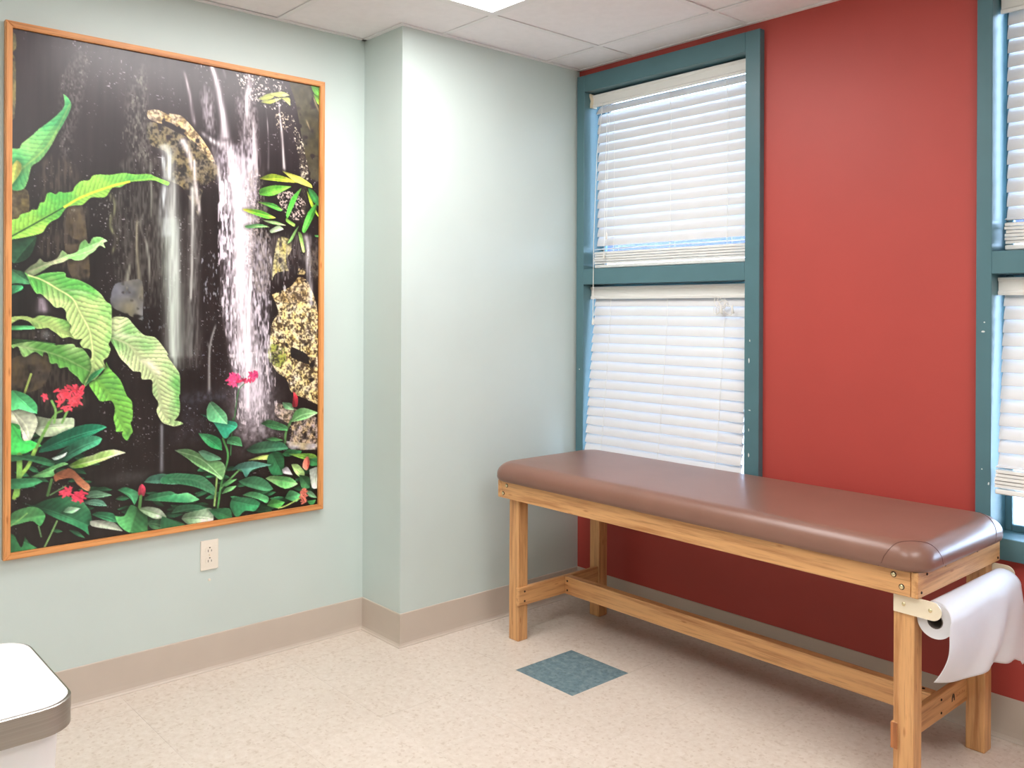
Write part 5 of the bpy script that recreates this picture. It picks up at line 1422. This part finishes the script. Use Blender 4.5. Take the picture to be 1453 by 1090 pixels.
# sewn corner seams: an arc over each corner of the pad
def pad_point(t, s):
    """t runs round the corner (0 front, 1 end), s up the profile"""
    k = s * (len(prof) - 1)
    i = min(int(k), len(prof) - 2)
    f_ = k - i
    ins = prof[i][0] * (1 - f_) + prof[i + 1][0] * f_
    z = prof[i][1] * (1 - f_) + prof[i + 1][1] * f_
    r = pad_r(ins)
    x1, y0 = PX1 - ins, PYA + ins
    span = 0.13 + r * math.pi / 4
    d = (t - 0.5) * 2 * span
    arc = r * math.pi / 4
    if abs(d) <= arc:
        a = math.radians(-45) + d / r
        return Vector((x1 - r + r * math.cos(a), y0 + r + r * math.sin(a), z))
    if d < 0:
        return Vector((x1 - r - (-d - arc), y0, z))
    return Vector((x1, y0 + r + (d - arc), z))
for sx, sy in ((1, 1), (1, -1)):
    pts = []
    for k in range(33):
        u = k / 32
        t = 0.20 + 0.60 * u
        s = 0.08 + 0.64 * math.sin(math.pi * u) ** 0.75
        p = pad_point(t, s)
        p = Vector((p.x - (PX0 + PX1) / 2, p.y - (PYA + PYB) / 2, p.z))
        pts.append(Vector((p.x * sx + (PX0 + PX1) / 2 - tcx, p.y * sy + (PYA + PYB) / 2 - tcy, p.z + 0.0002)))
    tube('seam', SEAM, pad, pts, 0.0011, 5)
# cream brackets for the paper roll
def bracket(y0, y1):
    poly = [(1.860, .540), (1.860, .590), (1.966, .590)]
    for k in range(1, 12):
        a = math.radians(90 - 180 * k / 12)
        poly.append((1.966 + .0255 * math.cos(a), .5645 + .0255 * math.sin(a)))
    poly += [(1.966, .539)]
    bm = bmesh.new()
    add_prism(bm, [(x - tcx, z) for x, z in poly], 1, y0 - tcy, y1 - tcy)
    b_ = obj('roll_bracket', bm, CREAM, tb)
    return b_
bf = bracket(-.641, -.636)
bb = bracket(-.105, -.100)
for x in (1.889, 1.962):
    ts(x, -.641, .5655, -2, .0055, BRASS, bf)
tag(tb, 'brown padded treatment table with a light wooden frame below the window', 'table')

# ------------------------------------------------------------------ exam paper roll
pr = empty('paper_roll', (1.967, -0.37, 0.534))
rx, rz, rr_ = 0.0, 0.0, 0.049
bm = bmesh.new()
n = 40
y0, y1 = -.252, .240
def ring(r, y):
    return [bm.verts.new((rx + r * math.cos(2 * math.pi * k / n), y, rz + r * math.sin(2 * math.pi * k / n))) for k in range(n)]
A, B, C_, D_ = ring(rr_, y0), ring(rr_, y1), ring(.0215, y1), ring(.0215, y0)
for P, Q in ((A, B), (B, C_), (C_, D_), (D_, A)):
    for k in range(n):
        bm.faces.new((P[k], P[(k + 1) % n], Q[(k + 1) % n], Q[k]))
obj('roll', bm, PAPER, pr, True)
bm = bmesh.new()
A, B, C_, D_ = ring(.0212, y0 - .001), ring(.0212, y1 + .001), ring(.0195, y1 + .001), ring(.0195, y0 - .001)
for P, Q in ((A, B), (B, C_), (C_, D_), (D_, A)):
    for k in range(n):
        bm.faces.new((P[k], P[(k + 1) % n], Q[(k + 1) % n], Q[k]))
obj('core', bm, plain('grey_card_core', srgb(120, 110, 104), 0.8), pr, True)
# the free end, hanging over the outer side
bm = bmesh.new()
NU, NV = 44, 40
grid = []
for i in range(NU + 1):
    u = i / NU                       # 0 near end .. 1 wall end
    y = y0 - 0.012 + (y1 - y0 + 0.012) * u
    row = []
    bot = 0.155 + 0.050 * u + 0.010 * math.sin(u * 9) - 0.012 * math.exp(-((u - 0.86) / .05) ** 2) + (0.012 if u > .95 else 0)
    for j in range(NV + 1):
        v = j / NV
        if v < 0.3:                  # wrapped over the top of the roll
            a = math.radians(115 - 100 * v / 0.3)
            r = rr_ + 0.0012 + 0.004 * (v / 0.3) ** 2
            x, z = r * math.cos(a), r * math.sin(a)
        else:
            w = (v - 0.3) / 0.7
            xs, zs = (rr_ + .0052) * math.cos(math.radians(15)), (rr_ + .0052) * math.sin(math.radians(15))
            x = xs + 0.004 * math.sin(w * math.pi)
            x += (1 - u) ** 2 * (-0.040 * w ** 2.6)                       # near corner curls back under
            fold = math.exp(-((u - 0.42 - 0.36 * (1 - w)) / 0.13) ** 2)    # diagonal billow
            x += 0.026 * w ** 0.9 * fold
            x += 0.014 * w * max(0, u - 0.62) / 0.38 - 0.020 * math.exp(-((u - 0.70 - .12 * (1 - w)) / .07) ** 2) * w
            z = zs - (zs + bot) * w
            x += 0.003 * mnoise.noise(Vector((u * 5, w * 3, 1.7)))
        q = min(1.0, v / 0.34)
        y = y0 + 0.012 - 0.046 * q * q + (y1 - y0 - 0.012 + 0.046 * q * q) * u
        row.append(bm.verts.new((x, y, z)))
    grid.append(row)
for i in range(NU):
    for j in range(NV):
        bm.faces.new((grid[i][j], grid[i + 1][j], grid[i + 1][j + 1], grid[i][j + 1]))
me = bpy.data.meshes.new('hanging_sheet')
bm.to_mesh(me); bm.free()
for p in me.polygons:
    p.use_smooth = True
sh = link('hanging_sheet', me, PAPER, pr)
so = sh.modifiers.new('thickness', 'SOLIDIFY')
so.thickness = 0.0006
tube('spindle', CREAM, pr, [(-.003, y0 - .0135, .0132), (-.003, y1 + .0250, .0132)], .0060, 12)
tag(pr, 'white exam paper roll with a hanging sheet at the table end', 'paper roll')

# ------------------------------------------------------------------ waste bin in the near corner
BX0, BX1, BY0, BY1, BZ = 0.715, 1.150, -3.02, -2.584, 0.615
bn = empty('waste_bin', ((BX0 + BX1) / 2, (BY0 + BY1) / 2, 0))
bcx, bcy = (BX0 + BX1) / 2, (BY0 + BY1) / 2
def loft(name, mat, par, secs, cap=True, smooth=True):
    """secs: (inset, z, radius)"""
    bm = bmesh.new()
    loops = []
    for ins, z, r in secs:
        L_ = rounded_loop(BX0 + ins - bcx, BX1 - ins - bcx, BY0 + ins - bcy, BY1 - ins - bcy, r, 8)
        loops.append([bm.verts.new((x, y, z)) for x, y in L_])
    for A, B in zip(loops, loops[1:]):
        k_ = len(A)
        for k in range(k_):
            bm.faces.new((A[k], A[(k + 1) % k_], B[(k + 1) % k_], B[k]))
    if cap:
        bm.faces.new(loops[0][::-1])
        bm.faces.new(loops[-1])
    return obj(name, bm, mat, par, smooth)
loft('body', BIN_WHITE, bn, [(.050, 0.0, .05), (.045, .006, .055), (.020, BZ - .065, .065), (.018, BZ - .02, .065)])
loft('lid_band', STEEL, bn, [(.004, BZ - .058, .07), (0, BZ - .057, .07), (0, BZ - .004, .07), (.002, BZ - .002, .07), (.005, BZ - .002, .068)])
loft('lid', BIN_WHITE, bn, [(.005, BZ - .01, .068), (.005, BZ - .001, .068), (.008, BZ + .001, .065), (.02, BZ + .002, .05), (.08, BZ + .003, .05)])
tag(bn, 'white bin with a steel rimmed lid standing near the mint wall', 'waste bin')
